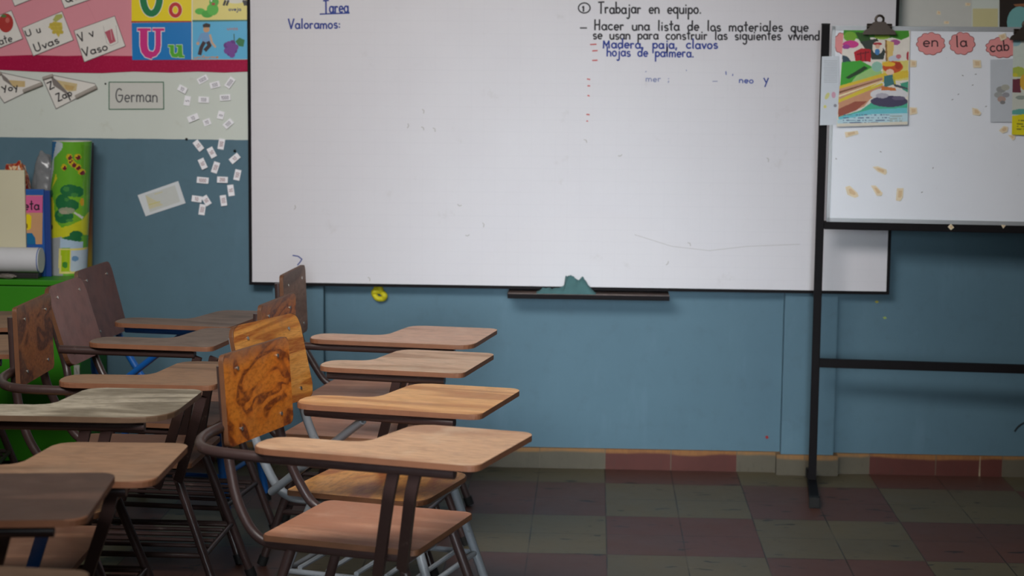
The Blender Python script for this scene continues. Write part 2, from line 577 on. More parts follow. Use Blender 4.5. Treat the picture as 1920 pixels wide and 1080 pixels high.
class Draw:
    """Flat drawing on a plane, given in photograph pixels; layered polygons with real thickness underneath."""

    def __init__(self, plane, off=0.0, step=0.0004, bend=None):
        self.pl, self.off, self.step, self.bend = plane, off, step, bend
        self.bm = bmesh.new()
        self.mats = []
        self.eps = 0.0

    def mi(self, mat):
        if mat not in self.mats: self.mats.append(mat)
        return self.mats.index(mat)

    def P(self, p, layer):
        o = self.off + layer * self.step + self.eps
        if self.bend: o += self.bend(p[0], p[1])
        return Vector(self.pl.pt(p[0], p[1], o))

    def face(self, vs, mat):
        try:
            f = self.bm.faces.new(vs)
        except ValueError:
            return
        f.material_index = self.mi(mat)
        f.normal_update()
        if f.normal.dot(Vector(self.pl.n)) < 0: f.normal_flip()

    def poly(self, pts, mat, layer=1):
        self.eps += 4e-6
        self.face([self.bm.verts.new(self.P(p, layer)) for p in pts], mat)

    def prism(self, pts, mat, layer=1, th=0.0012):
        top = [self.P(p, layer) for p in pts]
        bot = [t - Vector(self.pl.n) * th for t in top]
        vt = [self.bm.verts.new(c) for c in top]
        vb = [self.bm.verts.new(c) for c in bot]
        self.face(vt, mat)
        n = len(pts)
        for i in range(n):
            f = self.bm.faces.new((vb[i], vb[(i + 1) % n], vt[(i + 1) % n], vt[i])); f.material_index = self.mi(mat)
        f = self.bm.faces.new(list(reversed(vb))); f.material_index = self.mi(mat)

    def ell(self, cx, cy, rx, ry, mat, layer=1, rot=0, n=20):
        c, s = math.cos(rot), math.sin(rot)
        self.poly([(cx + rx * math.cos(2 * math.pi * k / n) * c - ry * math.sin(2 * math.pi * k / n) * s,
                    cy + rx * math.cos(2 * math.pi * k / n) * s + ry * math.sin(2 * math.pi * k / n) * c) for k in range(n)], mat, layer)

    def stroke(self, pts, w, mat, layer=1):
        P_ = [Vector(p) for p in pts]
        for i in range(1, len(P_) - 1):
            a_, b_ = P_[i] - P_[i - 1], P_[i + 1] - P_[i]
            if a_.length > 1e-6 and b_.length > 1e-6 and a_.angle(b_) > 1.1:
                self.stroke(pts[:i + 1], w, mat, layer)
                self.stroke(pts[i:], w, mat, layer)
                return
        self.eps += 4e-6
        L_, R_ = ribbon(pts, w / 2)
        a = [self.bm.verts.new(self.P(tuple(v), layer)) for v in L_]
        b = [self.bm.verts.new(self.P(tuple(v), layer)) for v in R_]
        for i in range(len(a) - 1):
            self.face((a[i], b[i], b[i + 1], a[i + 1]), mat)

    def text(self, s, p0, p1, xh, w, mat, layer=1, seed=3, wob=0.05):
        """Write s with its baseline from pixel p0 to p1, x-height xh pixels, stroke w pixels."""
        st, width = text_strokes(s, wob, random.Random(seed))
        d = Vector(p1) - Vector(p0)
        sx = d.length / width
        d.normalize()
        up = Vector((d.y, -d.x))
        for P in st:
            self.stroke([tuple(Vector(p0) + d * (q[0] * sx) + up * (q[1] * xh)) for q in P], w * 1.3, mat, layer)

    def build(self, name, parent=None):
        return obj(name, self.bm, self.mats, parent, False, False)


def in_poly(X, Y, poly):
    r = np.zeros(X.shape, bool)
    n = len(poly)
    j = n - 1
    for i in range(n):
        xi, yi = poly[i]; xj, yj = poly[j]
        c = ((yi > Y) != (yj > Y)) & (X < (xj - xi) * (Y - yi) / ((yj - yi) + 1e-12) + xi)
        r ^= c
        j = i
    return r


def paint(X, Y, shapes, bg):
    C = np.zeros(X.shape + (3,)) + np.array(bg, float)
    rs = np.random.RandomState(5)
    for s in shapes:
        if s[0] == 'p': mk = in_poly(X, Y, s[1])
        elif s[0] == 'e':
            mk = ((X - s[1][0]) / s[1][2]) ** 2 + ((Y - s[1][1]) / s[1][3]) ** 2 < 1
        elif s[0] == 't':                                # rows of small printed dashes
            x0, x1, ys, h, wd = s[1]
            mk = np.zeros(X.shape, bool)
            for yy in ys:
                row = np.abs(Y - yy) < h
                cell = np.floor((X - x0) / wd).astype(int)
                on = (rs.rand(400) > 0.3)[np.clip(cell, 0, 399)]
                mk |= row & on & (X > x0) & (X < x1)
        C[mk] = s[2]
    return C


def picture_material(name, rough, spec=0.2):
    t = NT(name)
    at = t.n('ShaderNodeAttribute', attribute_name='Col')
    f = t.noise(t.coord(), 60, 3)
    c = t.mix(t.math('MULTIPLY', f, 0.15), at.outputs['Color'], (0.02, 0.02, 0.02, 1))
    return t.out(c, rough, spec)


def color_grid(name, co, colors, mat, parent=None, smooth=True):
    """co: (ny+1, nx+1, 3) positions; colors: (ny, nx, 3) sRGB 0-255 of each cell."""
    ny, nx = colors.shape[:2]
    idx = np.arange((ny + 1) * (nx + 1)).reshape(ny + 1, nx + 1)
    q = np.stack([idx[:-1, :-1], idx[1:, :-1], idx[1:, 1:], idx[:-1, 1:]], -1).reshape(-1, 4)
    me = bpy.data.meshes.new(name)
    me.from_pydata(co.reshape(-1, 3).tolist(), [], q.tolist())
    at = me.color_attributes.new('Col', 'FLOAT_COLOR', 'CORNER')
    c = colors.reshape(-1, 3) / 255.0
    c = np.where(c <= 0.04045, c / 12.92, ((c + 0.055) / 1.055) ** 2.4)
    c4 = np.concatenate([c, np.ones((len(c), 1))], 1)
    at.data.foreach_set('color', np.repeat(c4, 4, axis=0).ravel())
    me.materials.append(mat)
    if smooth:
        me.polygons.foreach_set('use_smooth', [True] * len(me.polygons))
    o = bpy.data.objects.new(name, me)
    COL.objects.link(o)
    if parent: o.parent = parent
    return o


# ------------------------------------------------------------------ the big whiteboard
BY = -0.074                       # its writing surface
BP = wallp(BY)
tl, br = BP.pt(473, -60), BP.pt(1661, 544.5)
bl = BP.pt(473, 530.5)
BX0, BX1, BZ0 = bl[0], BP.pt(1661.5, 546)[0], 0.5 * (bl[2] + br[2])
BZ1 = BZ0 + 1.2
wb = empty('whiteboard', (0, 0, 0))
tag(wb, 'long white dry-erase board with thin black frame and handwriting on the back wall', 'whiteboard')


def board_material():
    t = NT('whiteboard_enamel')
    v = t.coord()
    sep = t.n('ShaderNodeSeparateXYZ')
    t.l(v, sep.inputs[0])
    n1 = t.noise(v, 2.0, 5, 0.6)
    n2 = t.noise(t.coord((1, 1, 1), (5, 3, 1)), 6.5, 5, 0.7)
    c = t.mix(n1, L((213, 211, 215)), L((203, 200, 205)))
    c = t.mix(t.math('MULTIPLY', t.smooth(n2, 0.60, 0.76), 0.30), c, L((170, 165, 160)))
    for ax in (0, 2):
        g = t.math('ABSOLUTE', t.math('SUBTRACT', t.math('FRACT', t.math('DIVIDE', sep.outputs[ax], 0.045)), 0.5))
        c = t.mix(t.math('MULTIPLY', t.math('SUBTRACT', 1.0, t.smooth(g, 0.0, 0.045)), 0.035 if ax == 0 else 0.06), c, L((140, 140, 150)))
    return t.out(c, t.math('MULTIPLY_ADD', n2, 0.2, 0.35), 0.35)


obj('board_panel', box(BX0, BX1, BY, -PIL - 0.001, BZ0, BZ1), board_material(), wb)
bm = bmesh.new()
fw = 0.011
for (x0, x1, z0, z1) in ((BX0 - fw, BX0, BZ0 - fw, BZ1 + fw), (BX1, BX1 + fw, BZ0 - fw, BZ1 + fw), (BX0, BX1, BZ0 - fw, BZ0), (BX0, BX1, BZ1, BZ1 + fw)):
    add_box(bm, x0, x1, BY - 0.006, -PIL - 0.001, z0, z1)
obj('board_frame', bm, BLACKMETAL, wb)

BLU, BLK, RED, FBL = ink((50, 66, 140)), ink((52, 50, 54)), ink((190, 80, 78)), ink((128, 134, 172))


def wline(s, p0, p1, xh, w, mat, label=None, extra=(), seed=3):
    """One line on the board; every word and every loose dash is a part of its own."""
    if s:
        st, width = text_strokes(s, 0.05, random.Random(seed))
        words, x, k = [], 0.0, 0
        for wd in s.split(' '):
            n = sum(len(GL[c][1]) for c in wd)
            words.append((wd, st[k:k + n]))
            k += n
        dd = Vector(p1) - Vector(p0)
        sx = dd.length / width
        dd.normalize()
        up = Vector((dd.y, -dd.x))
        for wd, sts in words:
            d = Draw(BP, 0.0003)
            for P in sts:
                d.stroke([tuple(Vector(p0) + dd * (q[0] * sx) + up * (q[1] * xh)) for q in P], w * 1.45, mat, 1)
            o = d.build('handwriting', wb)
            o['label'] = '%s handwritten %s' % (label, wd.strip('.,:;'))
    for e in extra:
        d = Draw(BP, 0.0003)
        d.stroke(e, w * 1.2, mat, 1)
        d.build('marker_stroke', wb)['label'] = '%s stroke' % label


wline('Tarea', (607, 24), (654, 23), 11.5, 2.1, BLU, 'blue', [[(600, 26.5), (655, 24.5)]])
wline('Valoramos:', (541, 54), (639, 53), 9.2, 2.0, BLU, 'blue', seed=5)
wline('1', (1092, 21), (1096, 21), 5, 2.2, BLK, 'black', [[(1095.5 + 11 * math.cos(k * .42), 15 + 9.5 * math.sin(k * .42)) for k in range(16)]])
wline('Trabajar en equipo.', (1122, 25), (1316, 25), 10.5, 2.1, BLK, 'black', seed=8)
wline('Hacer una lista de los materiales que', (1115, 56), (1516, 59), 9.6, 2.1, BLK, 'black', [[(1088, 52.5), (1100, 52.5)]], seed=11)
wline('se usan para construir las siguientes viviend', (1112, 73), (1537, 75), 9.2, 2.0, BLK, 'black', seed=12)
wline('Madera, paja, clavos', (1131, 90), (1346, 91), 9.0, 2.1, BLU, 'blue', seed=13)
wline('hojas de palmera.', (1138, 105), (1302, 107), 9.0, 2.0, BLU, 'blue', seed=14)
wline(None, None, None, 0, 2.0, RED, 'short red', [[(1107, 83.5), (1118, 83)], [(1111, 95.5), (1120, 94.8)], [(1111, 113.5), (1120, 113)],
      [(1101, 148), (1106, 149)], [(1102, 161), (1106, 161)], [(1102, 179), (1105, 180)], [(1100, 214.5), (1105, 215)], [(1100, 227), (1102, 227)]])
wline('mer ;', (1211, 153), (1256, 153), 6.0, 1.3, FBL, 'faded blue', [[(1336, 152.5), (1345, 152.5)], [(1287, 133), (1287, 131)], [(1210, 134.5), (1212, 134)]], seed=15)
wline('neo', (1386, 155), (1413, 156), 6.0, 1.6, ink((80, 92, 160)), 'half-wiped blue', [[(1361, 134), (1361.5, 140)], [(1374, 139), (1373.5, 142)]], seed=16)
wline('y', (1432, 155), (1441, 155), 8.5, 1.8, BLU, 'blue', seed=17)
wline(None, None, None, 0, 1.8, BLU, 'curled blue', [[(549, 479), (559, 480.5), (566, 486), (563, 491), (558, 497)]])
g1 = ink((172, 168, 166))
rs = random.Random(4)
for (x, y) in ((792, 205), (790, 238), (765, 232), (812, 240), (1095, 262), (553, 385), (865, 385), (880, 440), (1166, 290), (1438, 296), (1253, 490), (905, 418), (690, 520), (1290, 455)):
    a = rs.uniform(0, 3.1)
    d = Draw(BP, 0.0003)
    d.stroke([(x, y), (x + 4 * math.cos(a), y + 4 * math.sin(a)), (x + 7 * math.cos(a + .5), y + 8 * math.sin(a + .5))], 1.6, g1, 1)
    d.build('smudge', wb)['label'] = 'grey smudge'
d = Draw(BP, 0.0003)
d.stroke([(1190, 440), (1260, 462), (1330, 470), (1400, 462), (1500, 458)], 0.8, g1, 1)
d.build('scratch', wb)['label'] = 'faint long scratch'

# tray under the board, with the cloth
TP = wallp(-0.12)
t0, t1 = TP.pt(952, 549), TP.pt(1255, 553)
tz = 0.5 * (t0[2] + t1[2])
tr = empty('marker_tray', (0.5 * (t0[0] + t1[0]), -0.10, tz))
tag(tr, 'narrow brown wooden ledge below the whiteboard, holding a teal cloth', 'tray')
hx = 0.5 * (t1[0] - t0[0])
obj('ledge', box(-hx, hx, -0.045, 0.10 - 0.0005, -0.010, 0.0, 0.0015), wood('ledge', (70, 56, 50), (104, 86, 78), (120, 100, 92), seed=3.1), tr)
obj('lip', box(-hx, hx, -0.049, -0.0452, -0.018, -0.001, 0.001), BLACKMETAL, tr)

# teal cloth heaped on the ledge
prof_x = [1006, 1011, 1022, 1035, 1050, 1057, 1061, 1066, 1074, 1083, 1092, 1100, 1108, 1117]
prof_h = [0, 4, 9, 7, 10, 14, 33, 37, 34, 27, 29, 19, 10, 0]
nx, ny = 120, 40
cx0, cx1 = TP.pt(1006, 550)[0], TP.pt(1117, 550)[0]
bm = bmesh.new()
gridv = []
for j in range(ny + 1):
    row = []
    v = j / ny
    for i in range(nx + 1):
        u = i / nx
        px = 1006 + 111 * u
        fold = mnoise.noise(Vector((u * 7 + v * 2.2, v * 1.6, 2.0)))
        fine = mnoise.noise(Vector((u * 19 - v * 6, v * 5, 9.0)))
        ridge = 1.0 - abs(mnoise.noise(Vector((u * 6.5 - v * 2.0, v * 2.4 + u * 3, 5.5)))) * 2.2
        h = np.interp(px + 2.5 * fold + 2 * (v - .5) * fine, prof_x, prof_h) / 500.0
        env = max(0.0, math.sin(math.pi * min(1, max(0, v)))) ** 0.5
        hh = max(0.0012, h * env * (0.88 + 0.22 * ridge + 0.14 * fine) + 0.0025 * fine * env)
        yy = tr.location.y - 0.043 + 0.055 * v
        row.append(bm.verts.new((cx0 + (cx1 - cx0) * u + 0.006 * fold * env, min(yy + 0.007 * fine * env, tr.location.y + 0.014), tz + 0.0012 + hh)))
    gridv.append(row)
bot = [[bm.verts.new((vv.co.x, vv.co.y, tz + 0.0006)) for vv in row] for row in gridv]
for j in range(ny):
    for i in range(nx):
        bm.faces.new((gridv[j][i], gridv[j][i + 1], gridv[j + 1][i + 1], gridv[j + 1][i]))
        bm.faces.new((bot[j][i], bot[j + 1][i], bot[j + 1][i + 1], bot[j][i + 1]))
for i in range(nx):
    bm.faces.new((bot[0][i], bot[0][i + 1], gridv[0][i + 1], gridv[0][i]))
    bm.faces.new((bot[ny][i + 1], bot[ny][i], gridv[ny][i], gridv[ny][i + 1]))
for j in range(ny):
    bm.faces.new((bot[j + 1][0], bot[j][0], gridv[j][0], gridv[j + 1][0]))
    bm.faces.new((bot[j][nx], bot[j + 1][nx], gridv[j + 1][nx], gridv[j][nx]))
tag(obj('cleaning_cloth', bm, plain('teal_cotton', (70, 106, 108), 0.9, 0.25, 30), None, True), 'crumpled teal cleaning cloth lying on the narrow ledge under the whiteboard', 'cloth')


def crumple(name, loc, size, mat, seed, amp=0.35, sub=4, label=None, cat=None, fz=4.0, box=1.0):
    bm = bmesh.new()
    bmesh.ops.create_icosphere(bm, subdivisions=sub, radius=1.0)
    for v in bm.verts:
        p = v.co.copy()
        k = 1 + amp * mnoise.noise(p * fz * 0.5 + Vector((seed, 0, 0))) + amp * 0.6 * abs(mnoise.noise(p * fz + Vector((0, seed, 0))))
        p = Vector([math.copysign(abs(c) ** box, c) for c in p])
        v.co = Vector((p.x * size[0] * k, p.y * size[1] * k, p.z * size[2] * k))
    o = obj(name, bm, mat, None, True)
    o.location = loc
    if label: tag(o, label, cat)
    return o


# yellow twist of tape under the board
yl = wallp(-0.022)
P3 = [yl.pt(*p) for p in ((703, 540), (715, 541), (712, 547), (702, 545), (700, 551), (708, 560), (719, 561), (723, 554), (716, 549))]
tag(obj('tape_knot', tube([tuple(p + np.array([0, (-1) ** i * 0.006, 0])) for i, p in enumerate(P3)], 0.0105, rad=0.010, seg=10), plain('yellow_tape', (196, 186, 30), 0.6, 0.2, 60), None, True),
    'crumpled yellow lump of tape on the wall just under the whiteboard', 'tape')

# ------------------------------------------------------------------ wall display at the left
WP = wallp(0.0)


def sheet(name, pts, mat, label, cat, off=0.0016, group=None):
    d = Draw(WP, off)
    d.prism(pts, mat, 1)
    return d, name, label, cat, group


def done(S):
    d, name, label, cat, group = S
    return tag(d.build(name), label, cat, group)


PINK = plain('pink_paper', (222, 146, 158), 0.8, 0.07, 5)
S = sheet('pink_paper', [(-60, -60), (247, -60), (247, 108), (-60, 108)], PINK, 'pink backing paper behind the letter cards at the top left', 'paper', 0.0012)
S[0].stroke([(150, -20), (190, 60), (200, 108)], 0.5, paper((205, 130, 142)), 2)
done(S)


def glitter():
    t = NT('magenta_glitter')
    v = t.coord()
    n = t.noise(v, 420, 2, 0.7)
    n0 = t.noise(v, 4, 3)
    c = t.mix(n0, L((150, 6, 58)), L((178, 10, 70)))
    c = t.mix(t.math('MULTIPLY', t.smooth(n, 0.58, 0.72), 0.7), c, L((226, 70, 116)))
    return t.out(c, 0.5, 0.15)


edge_lo = [(468, 134), (420, 136), (370, 134), (320, 136), (250, 134), (190, 137), (120, 136), (60, 134), (0, 131), (-60, 130)]
S = sheet('glitter_border', [(-60, 104), (0, 105), (60, 103), (120, 105), (160, 104), (247, 105), (350, 108), (468, 110)] + edge_lo, glitter(),
          'strip of magenta glitter border below the pink paper', 'border', 0.0034)
done(S)

CARD = paper((226, 222, 216))
OUTL = ink((105, 98, 98))
GR = 'letter cards on the pink paper'


def q4(pts):
    return [(x / 4, y / 4) for x, y in pts]


def card(c4, label, draws, group=GR, off=0.0056):
    """c4 corners TL, TR, BR, BL in quarter-pixels; draws get a bilinear map."""
    c = q4(c4)
    S = sheet('letter_card', c, CARD, label, 'letter card', off, group)
    d = S[0]
    d.stroke(c + [c[0]], 1.0, OUTL, 2)
    draws(d)
    return done(S)


INKC = ink((58, 54, 56))


def tomate(d):
    d.ell(11, 43, 14, 18, ink((176, 56, 52)), 2)
    d.ell(7, 30, 5, 3, ink((86, 120, 70)), 3)
    d.ell(14, 38, 4, 5, ink((200, 100, 92)), 3)
    d.text('ate', (0, 84), (24, 77), 7.6, 1.7, INKC, 2)


def uvas(d):
    d.text('U', (50, 68.5), (61, 64.5), 5.5, 1.8, INKC, 2)
    d.text('u', (70, 62), (77, 60), 7.5, 1.7, INKC, 2)
    d.text('Uvas', (67, 97), (112, 80), 7.6, 1.9, INKC, 2)
    y = ink((206, 186, 84))
    d.poly(q4([(360, 205), (400, 160), (465, 170), (470, 215), (440, 280), (400, 225)]), y, 2)
    for k in range(9):
        d.ell(q4([(385 + 28 * (k % 3) + 10 * (k // 3), 185 + 28 * (k // 3))])[0][0], (185 + 28 * (k // 3)) / 4, 4, 3.6, ink((196, 174, 70)), 3, n=10)
    d.poly(q4([(395, 150), (420, 110), (465, 105), (470, 130), (420, 165)]), ink((176, 178, 100)), 3)


def vaso(d):
    d.text('V', (150, 78.5), (160, 74.5), 8.0, 1.9, INKC, 2)
    d.text('v', (170, 70), (178, 66.5), 9.0, 1.8, INKC, 2)
    d.text('Vaso', (157, 106), (203, 93), 7.8, 1.9, INKC, 2)
    d.poly(q4([(785, 240), (840, 215), (868, 310), (825, 330)]), ink((186, 92, 108)), 2)
    d.stroke(q4([(775, 195), (800, 320), (830, 345), (885, 320), (870, 190)]), 0.6, ink((150, 140, 140)), 3)
    d.stroke(q4([(825, 200), (840, 300)]), 0.8, ink((225, 200, 200)), 3)


card([(-215, 203), (85, 78), (170, 290), (-130, 410)], 'white letter card with a red tomato, cut off at the left', tomate)
card([(165, 210), (465, 85), (550, 300), (250, 420)], 'white letter card reading Uu Uvas with yellow grapes', uvas)
card([(555, 230), (860, 120), (940, 345), (632, 465)], 'white letter card reading Vv Vaso with a red glass', vaso)
card([(25, -165), (320, -285), (410, -75), (110, 45)], 'white letter card at top edge, above the tomato and grape cards', lambda d: None)
card([(400, -150), (700, -265), (785, -42), (485, 62)], 'white letter card with a Q, above the grape and glass cards',
     lambda d: d.text('Qu', (124, 5), (149, -3), 6.5, 1.8, INKC, 2))


def curled(pts, draws, curls, label):
    S = sheet('letter_card', pts, CARD, label, 'letter card', 0.003, 'curling letter cards under the glitter border')
    d = S[0]
    d.stroke(pts + [pts[0]], 1.2, OUTL, 2)
    draws(d)
    o = done(S)
    for a, b, r in curls:
        A3, B3 = WP.pt(*a, 0.012), WP.pt(*b, 0.012)
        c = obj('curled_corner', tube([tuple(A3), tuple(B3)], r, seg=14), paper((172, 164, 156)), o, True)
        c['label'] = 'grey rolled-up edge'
    return o


def zapa(d):
    d.text('Z', (93, 168), (103, 163), 6.5, 1.9, INKC, 3)
    d.text('Zap', (109, 190), (136, 178), 7.0, 1.9, INKC, 3)
    d.poly([(106, 150), (145, 157), (143, 170), (128, 172), (110, 158)], ink((206, 186, 140)), 2)
    d.poly([(120, 158), (140, 162), (136, 169), (124, 168)], ink((196, 166, 110)), 3)
    d.poly([(95, 142), (106, 150), (136, 183), (121, 174), (100, 160)], ink((128, 120, 116)), 2)


curled([(80, 147), (99, 141), (178, 157), (182, 165), (105, 204)], zapa, [((80.5, 147), (99, 141.5), 0.006), ((181, 163), (142, 182), 0.0075)],
       'curling white letter card reading Zap, below the Vaso card')


def yoyo(d):
    d.text('Yoy', (6, 174), (34, 166), 6.0, 1.9, INKC, 3)
    d.poly([(14, 150), (47, 152), (47, 163), (24, 163)], ink((206, 180, 130)), 2)
    d.poly([(0, 136), (14, 147), (26, 164), (6, 150)], ink((130, 122, 118)), 2)


curled([(-22, 150), (2, 136), (76, 152), (80, 158), (8, 193)], yoyo, [((79, 157), (44, 171), 0.0075), ((-16, 147), (2, 136.5), 0.006)],
       'curling white letter card reading Yoy, below the tomato card')

S = sheet('name_sign', [(204.5, 153.5), (306, 153.5), (307, 204.5), (204.5, 205)], paper((206, 206, 200)), 'white sign with thin green border reading German', 'sign', 0.0012)
gcol = ink((46, 104, 76))
for a, b in (((204.5, 154), (306.5, 154)), ((306.5, 154), (307, 204.5)), ((307, 204.5), (204.5, 205)), ((204.5, 205), (204.5, 154))):
    S[0].stroke([a, b], 1.7, gcol, 2)
S[0].text('German', (217, 191), (296, 191), 12.5, 1.8, ink((84, 84, 88)), 2)
done(S)

# alphabet poster
S = sheet('alphabet_poster', q4([(985, -420), (1872, -420), (1872, 446), (992, 450)]), paper((235, 230, 210), 0.3), 'glossy alphabet poster with big O and U letters beside the whiteboard', 'poster', 0.0048)
d = S[0]
gl = lambda c: plain('print_%02x%02x%02x' % c, c, 0.28, 0.03, 20, 0.5)
d.poly(q4([(985, -420), (1437, -420), (1437, 158), (987, 158)]), gl((240, 216, 10)), 2)
d.poly(q4([(1445, -420), (1872, -420), (1872, 150), (1445, 150)]), gl((232, 218, 130)), 2)
d.poly(q4([(988, 172), (1437, 166), (1437, 448), (992, 450)]), gl((6, 122, 196)), 2)
d.poly(q4([(1443, 164), (1872, 158), (1872, 444), (1443, 446)]), gl((92, 180, 222)), 2)
d.poly(q4([(985, 158), (1437, 156), (1437, 166), (985, 170)]), gl((176, 60, 40)), 3)
d.poly(q4([(1443, 150), (1872, 148), (1872, 158), (1443, 164)]), gl((60, 120, 110)), 3)
ring = lambda cx, cy, rx, ry, n=26: [((cx + rx * math.cos(2 * math.pi * k / n)) / 4, (cy + ry * math.sin(2 * math.pi * k / n)) / 4) for k in range(n + 1)]
d.stroke(ring(1135, -20, 62, 122), 15, gl((235, 235, 225)), 3)
d.stroke(ring(1135, -20, 62, 122), 12.5, gl((6, 122, 70)), 4)
d.stroke(ring(1315, 75, 36, 44), 8.5, gl((240, 225, 200)), 3)
d.stroke(ring(1315, 75, 36, 44), 6.8, gl((196, 40, 44)), 4)
Up = q4([(1078, 225), (1078, 340), (1086, 380), (1105, 405), (1132, 413), (1160, 404), (1180, 378), (1186, 340), (1186, 225)])
for w, lay, c in ((17, 3, (236, 226, 232)), (14, 4, (206, 40, 128))):
    d.stroke(Up[:5], w, gl(c), lay); d.stroke(Up[4:], w - 4, gl(c), lay)
    d.stroke(q4([(1035, 222), (1125, 222)]), 5 + w - 14, gl(c), lay); d.stroke(q4([(1150, 222), (1228, 222)]), 5 + w - 14, gl(c), lay)
up = q4([(1290, 345), (1290, 395), (1300, 415), (1320, 418), (1345, 400), (1350, 345)])
for w, lay, c in ((9.5, 3, (215, 230, 190)), (7.5, 4, (80, 170, 40))):
    d.stroke(up, w, gl(c), lay); d.stroke(q4([(1350, 345), (1354, 422)]), w, gl(c), lay)
    d.stroke(q4([(1265, 345), (1300, 345)]), w - 3.5, gl(c), lay); d.stroke(q4([(1325, 345), (1360, 345)]), w - 3.5, gl(c), lay); d.stroke(q4([(1345, 424), (1378, 424)]), w - 3.5, gl(c), lay)
for (x, y, rx, ry, c) in ((1500, 85, 38, 24, (90, 186, 70)), (1555, 105, 44, 28, (74, 170, 60)), (1595, 70, 44, 46, (90, 186, 70)), (1605, 15, 36, 34, (82, 176, 64)), (1600, 30, 14, 10, (170, 70, 50)), (1585, 5, 6, 8, (240, 240, 230)), (1765, -8, 78, 34, (225, 222, 210))):
    d.ell(x / 4, y / 4, rx / 4, ry / 4, gl(c), 3 + (rx < 20))
for x in (1690, 1712, 1825, 1842):
    d.stroke(q4([(x, 5), (x + (-12 if x < 1750 else 12), 38)]), 4, gl((40, 36, 40)), 4)
d.text('oveja', (429, 20), (452, 20), 3.4, 1.0, gl((40, 60, 120)), 4)
d.poly(q4([(1520, 185), (1545, 172), (1578, 182), (1575, 205), (1522, 205)]), gl((52, 40, 36)), 4)
d.ell(1548 / 4, 220 / 4, 6, 6, gl((206, 160, 120)), 3)
d.poly(q4([(1510, 248), (1560, 240), (1580, 320), (1515, 320)]), gl((116, 160, 206)), 3)
d.stroke(q4([(1512, 258), (1492, 300), (1486, 330)]), 5, gl((116, 160, 206)), 3)
d.stroke(q4([(1575, 262), (1590, 320), (1615, 352)]), 4, gl((206, 170, 140)), 3)
d.ell(1484 / 4, 326 / 4, 3, 3, gl((206, 170, 140)), 4)
d.stroke(q4([(1530, 320), (1510, 355), (1498, 405)]), 7, gl((60, 40, 46)), 4)
d.stroke(q4([(1560, 318), (1572, 340), (1540, 375)]), 7, gl((60, 40, 46)), 4)
for k in range(14):
    d.ell((1730 + 34 * math.cos(k * 2.4) * (k / 14) ** .5 * 1.1) / 4, (365 + 48 * math.sin(k * 2.4) * (k / 14) ** .5 * 1.1) / 4, 6, 6, gl((118, 64, 150) if k % 2 else (98, 48, 132)), 3 + k % 2, n=12)
d.poly(q4([(1765, 310), (1795, 282), (1835, 300), (1825, 350), (1790, 345)]), gl((46, 120, 70)), 5)
d.stroke(q4([(1755, 255), (1757, 305)]), 1.6, gl((50, 90, 60)), 5)
d.text('uvas', (426, 56), (446, 56), 3.4, 0.9, gl((180, 120, 120)), 3)
d.text('uniforme', (364, 110), (410, 109), 3.0, 1.0, gl((216, 150, 90)), 3)
done(S)

# little number tags
tags = [  # x, y, angle (degrees, image), text, length px, label
    (380, 149, -28, '1000', 20, 'number tag just under the border, leftmost of the topmost three'),
    (403, 159, -14, '100', 19, 'number tag between the two topmost slanted ones on the cream wall'),
    (431, 155, -55, '1000', 21, 'steeply slanted number tag at top right of the cream wall, beside the whiteboard'),
    (342, 167, 28, '10', 17, 'number tag nearest the German sign, tilted down to the right'),
    (351, 189, -80, '5', 18, 'upright number tag to the right of the German sign, below the tilted one'),
    (382, 187, 3, '100', 20, 'level number tag in the middle of the cream wall group'),
    (422, 183, -4, '1000', 20, 'level number tag at the right of the cream wall group'),
    (362, 221, -22, '10', 21, 'number tag lowest at left on the cream wall'),
    (388, 229, -20, '10', 14, 'small number tag lowest in the middle on the cream wall'),
    (414, 216, -75, '0', 15, 'small upright number tag above the lowest right one on the cream wall'),
    (428, 232, -42, '100', 19, 'slanted number tag lowest at right on the cream wall, near the whiteboard'),
    (372, 273, 52, '10', 21, 'topmost left number tag on the blue wall, slanting down right'),
    (415, 270, -80, '100', 20, 'upright number tag crossing the edge between blue and cream paint'),
    (397, 286, 62, '50', 20, 'number tag on blue wall between the top two, torn brown edge'),
    (440, 297, -40, '10', 20, 'slanted number tag on blue wall nearest the whiteboard at the top'),
    (380, 307, 65, '50', 20, 'steep number tag on blue wall, left of the upright middle one'),
    (404, 314, -72, '100', 21, 'nearly upright number tag in the middle of the blue wall group'),
    (445, 328, -78, '100', 20, 'upright number tag on blue wall, close to the whiteboard at mid height'),
    (380, 338, 5, '1000', 22, 'long level number tag at the left of the blue wall group'),
    (417, 337, 2, '200', 20, 'level number tag on blue wall beside the long one'),
    (433, 357, 82, '50', 21, 'upright number tag on blue wall below the level pair, at right'),
    (387, 376, 58, '50', 19, 'slanted number tag above the lowest one on the blue wall'),
    (369, 373, 8, '10', 19, 'level number tag next to the white paper sheet'),
    (419, 376, 82, '100', 20, 'upright number tag lowest at the right on the blue wall'),
    (379, 393, -82, '100', 20, 'lowest number tag on the blue wall, standing upright'),
]
TAGM = paper((246, 245, 250))
for k, (x, y, an, s, ln, lab) in enumerate(tags):
    a = math.radians(an)
    c, sn = math.cos(a), math.sin(a)
    h = 11.5 if ln > 16 else 12
    rot = lambda u, v: (x + u * c - v * sn, y + u * sn + v * c)
    lift = 0.004 + 0.002 * (k % 4)
    S = sheet('number_tag', [rot(-ln / 2, -h / 2), rot(ln / 2, -h / 2), rot(ln / 2, h / 2), rot(-ln / 2, h / 2)], TAGM, 'small white ' + lab, 'number tag', lift, 'number tags stuck beside the whiteboard')
    tw = min(ln * 0.68, 3.4 * len(s))
    S[0].text(s, rot(-tw / 2, 3.4), rot(tw / 2, 3.4), 3.6, 0.62, ink((110, 102, 120) if k < 11 else (140, 84, 92)), 2, k)
    done(S)

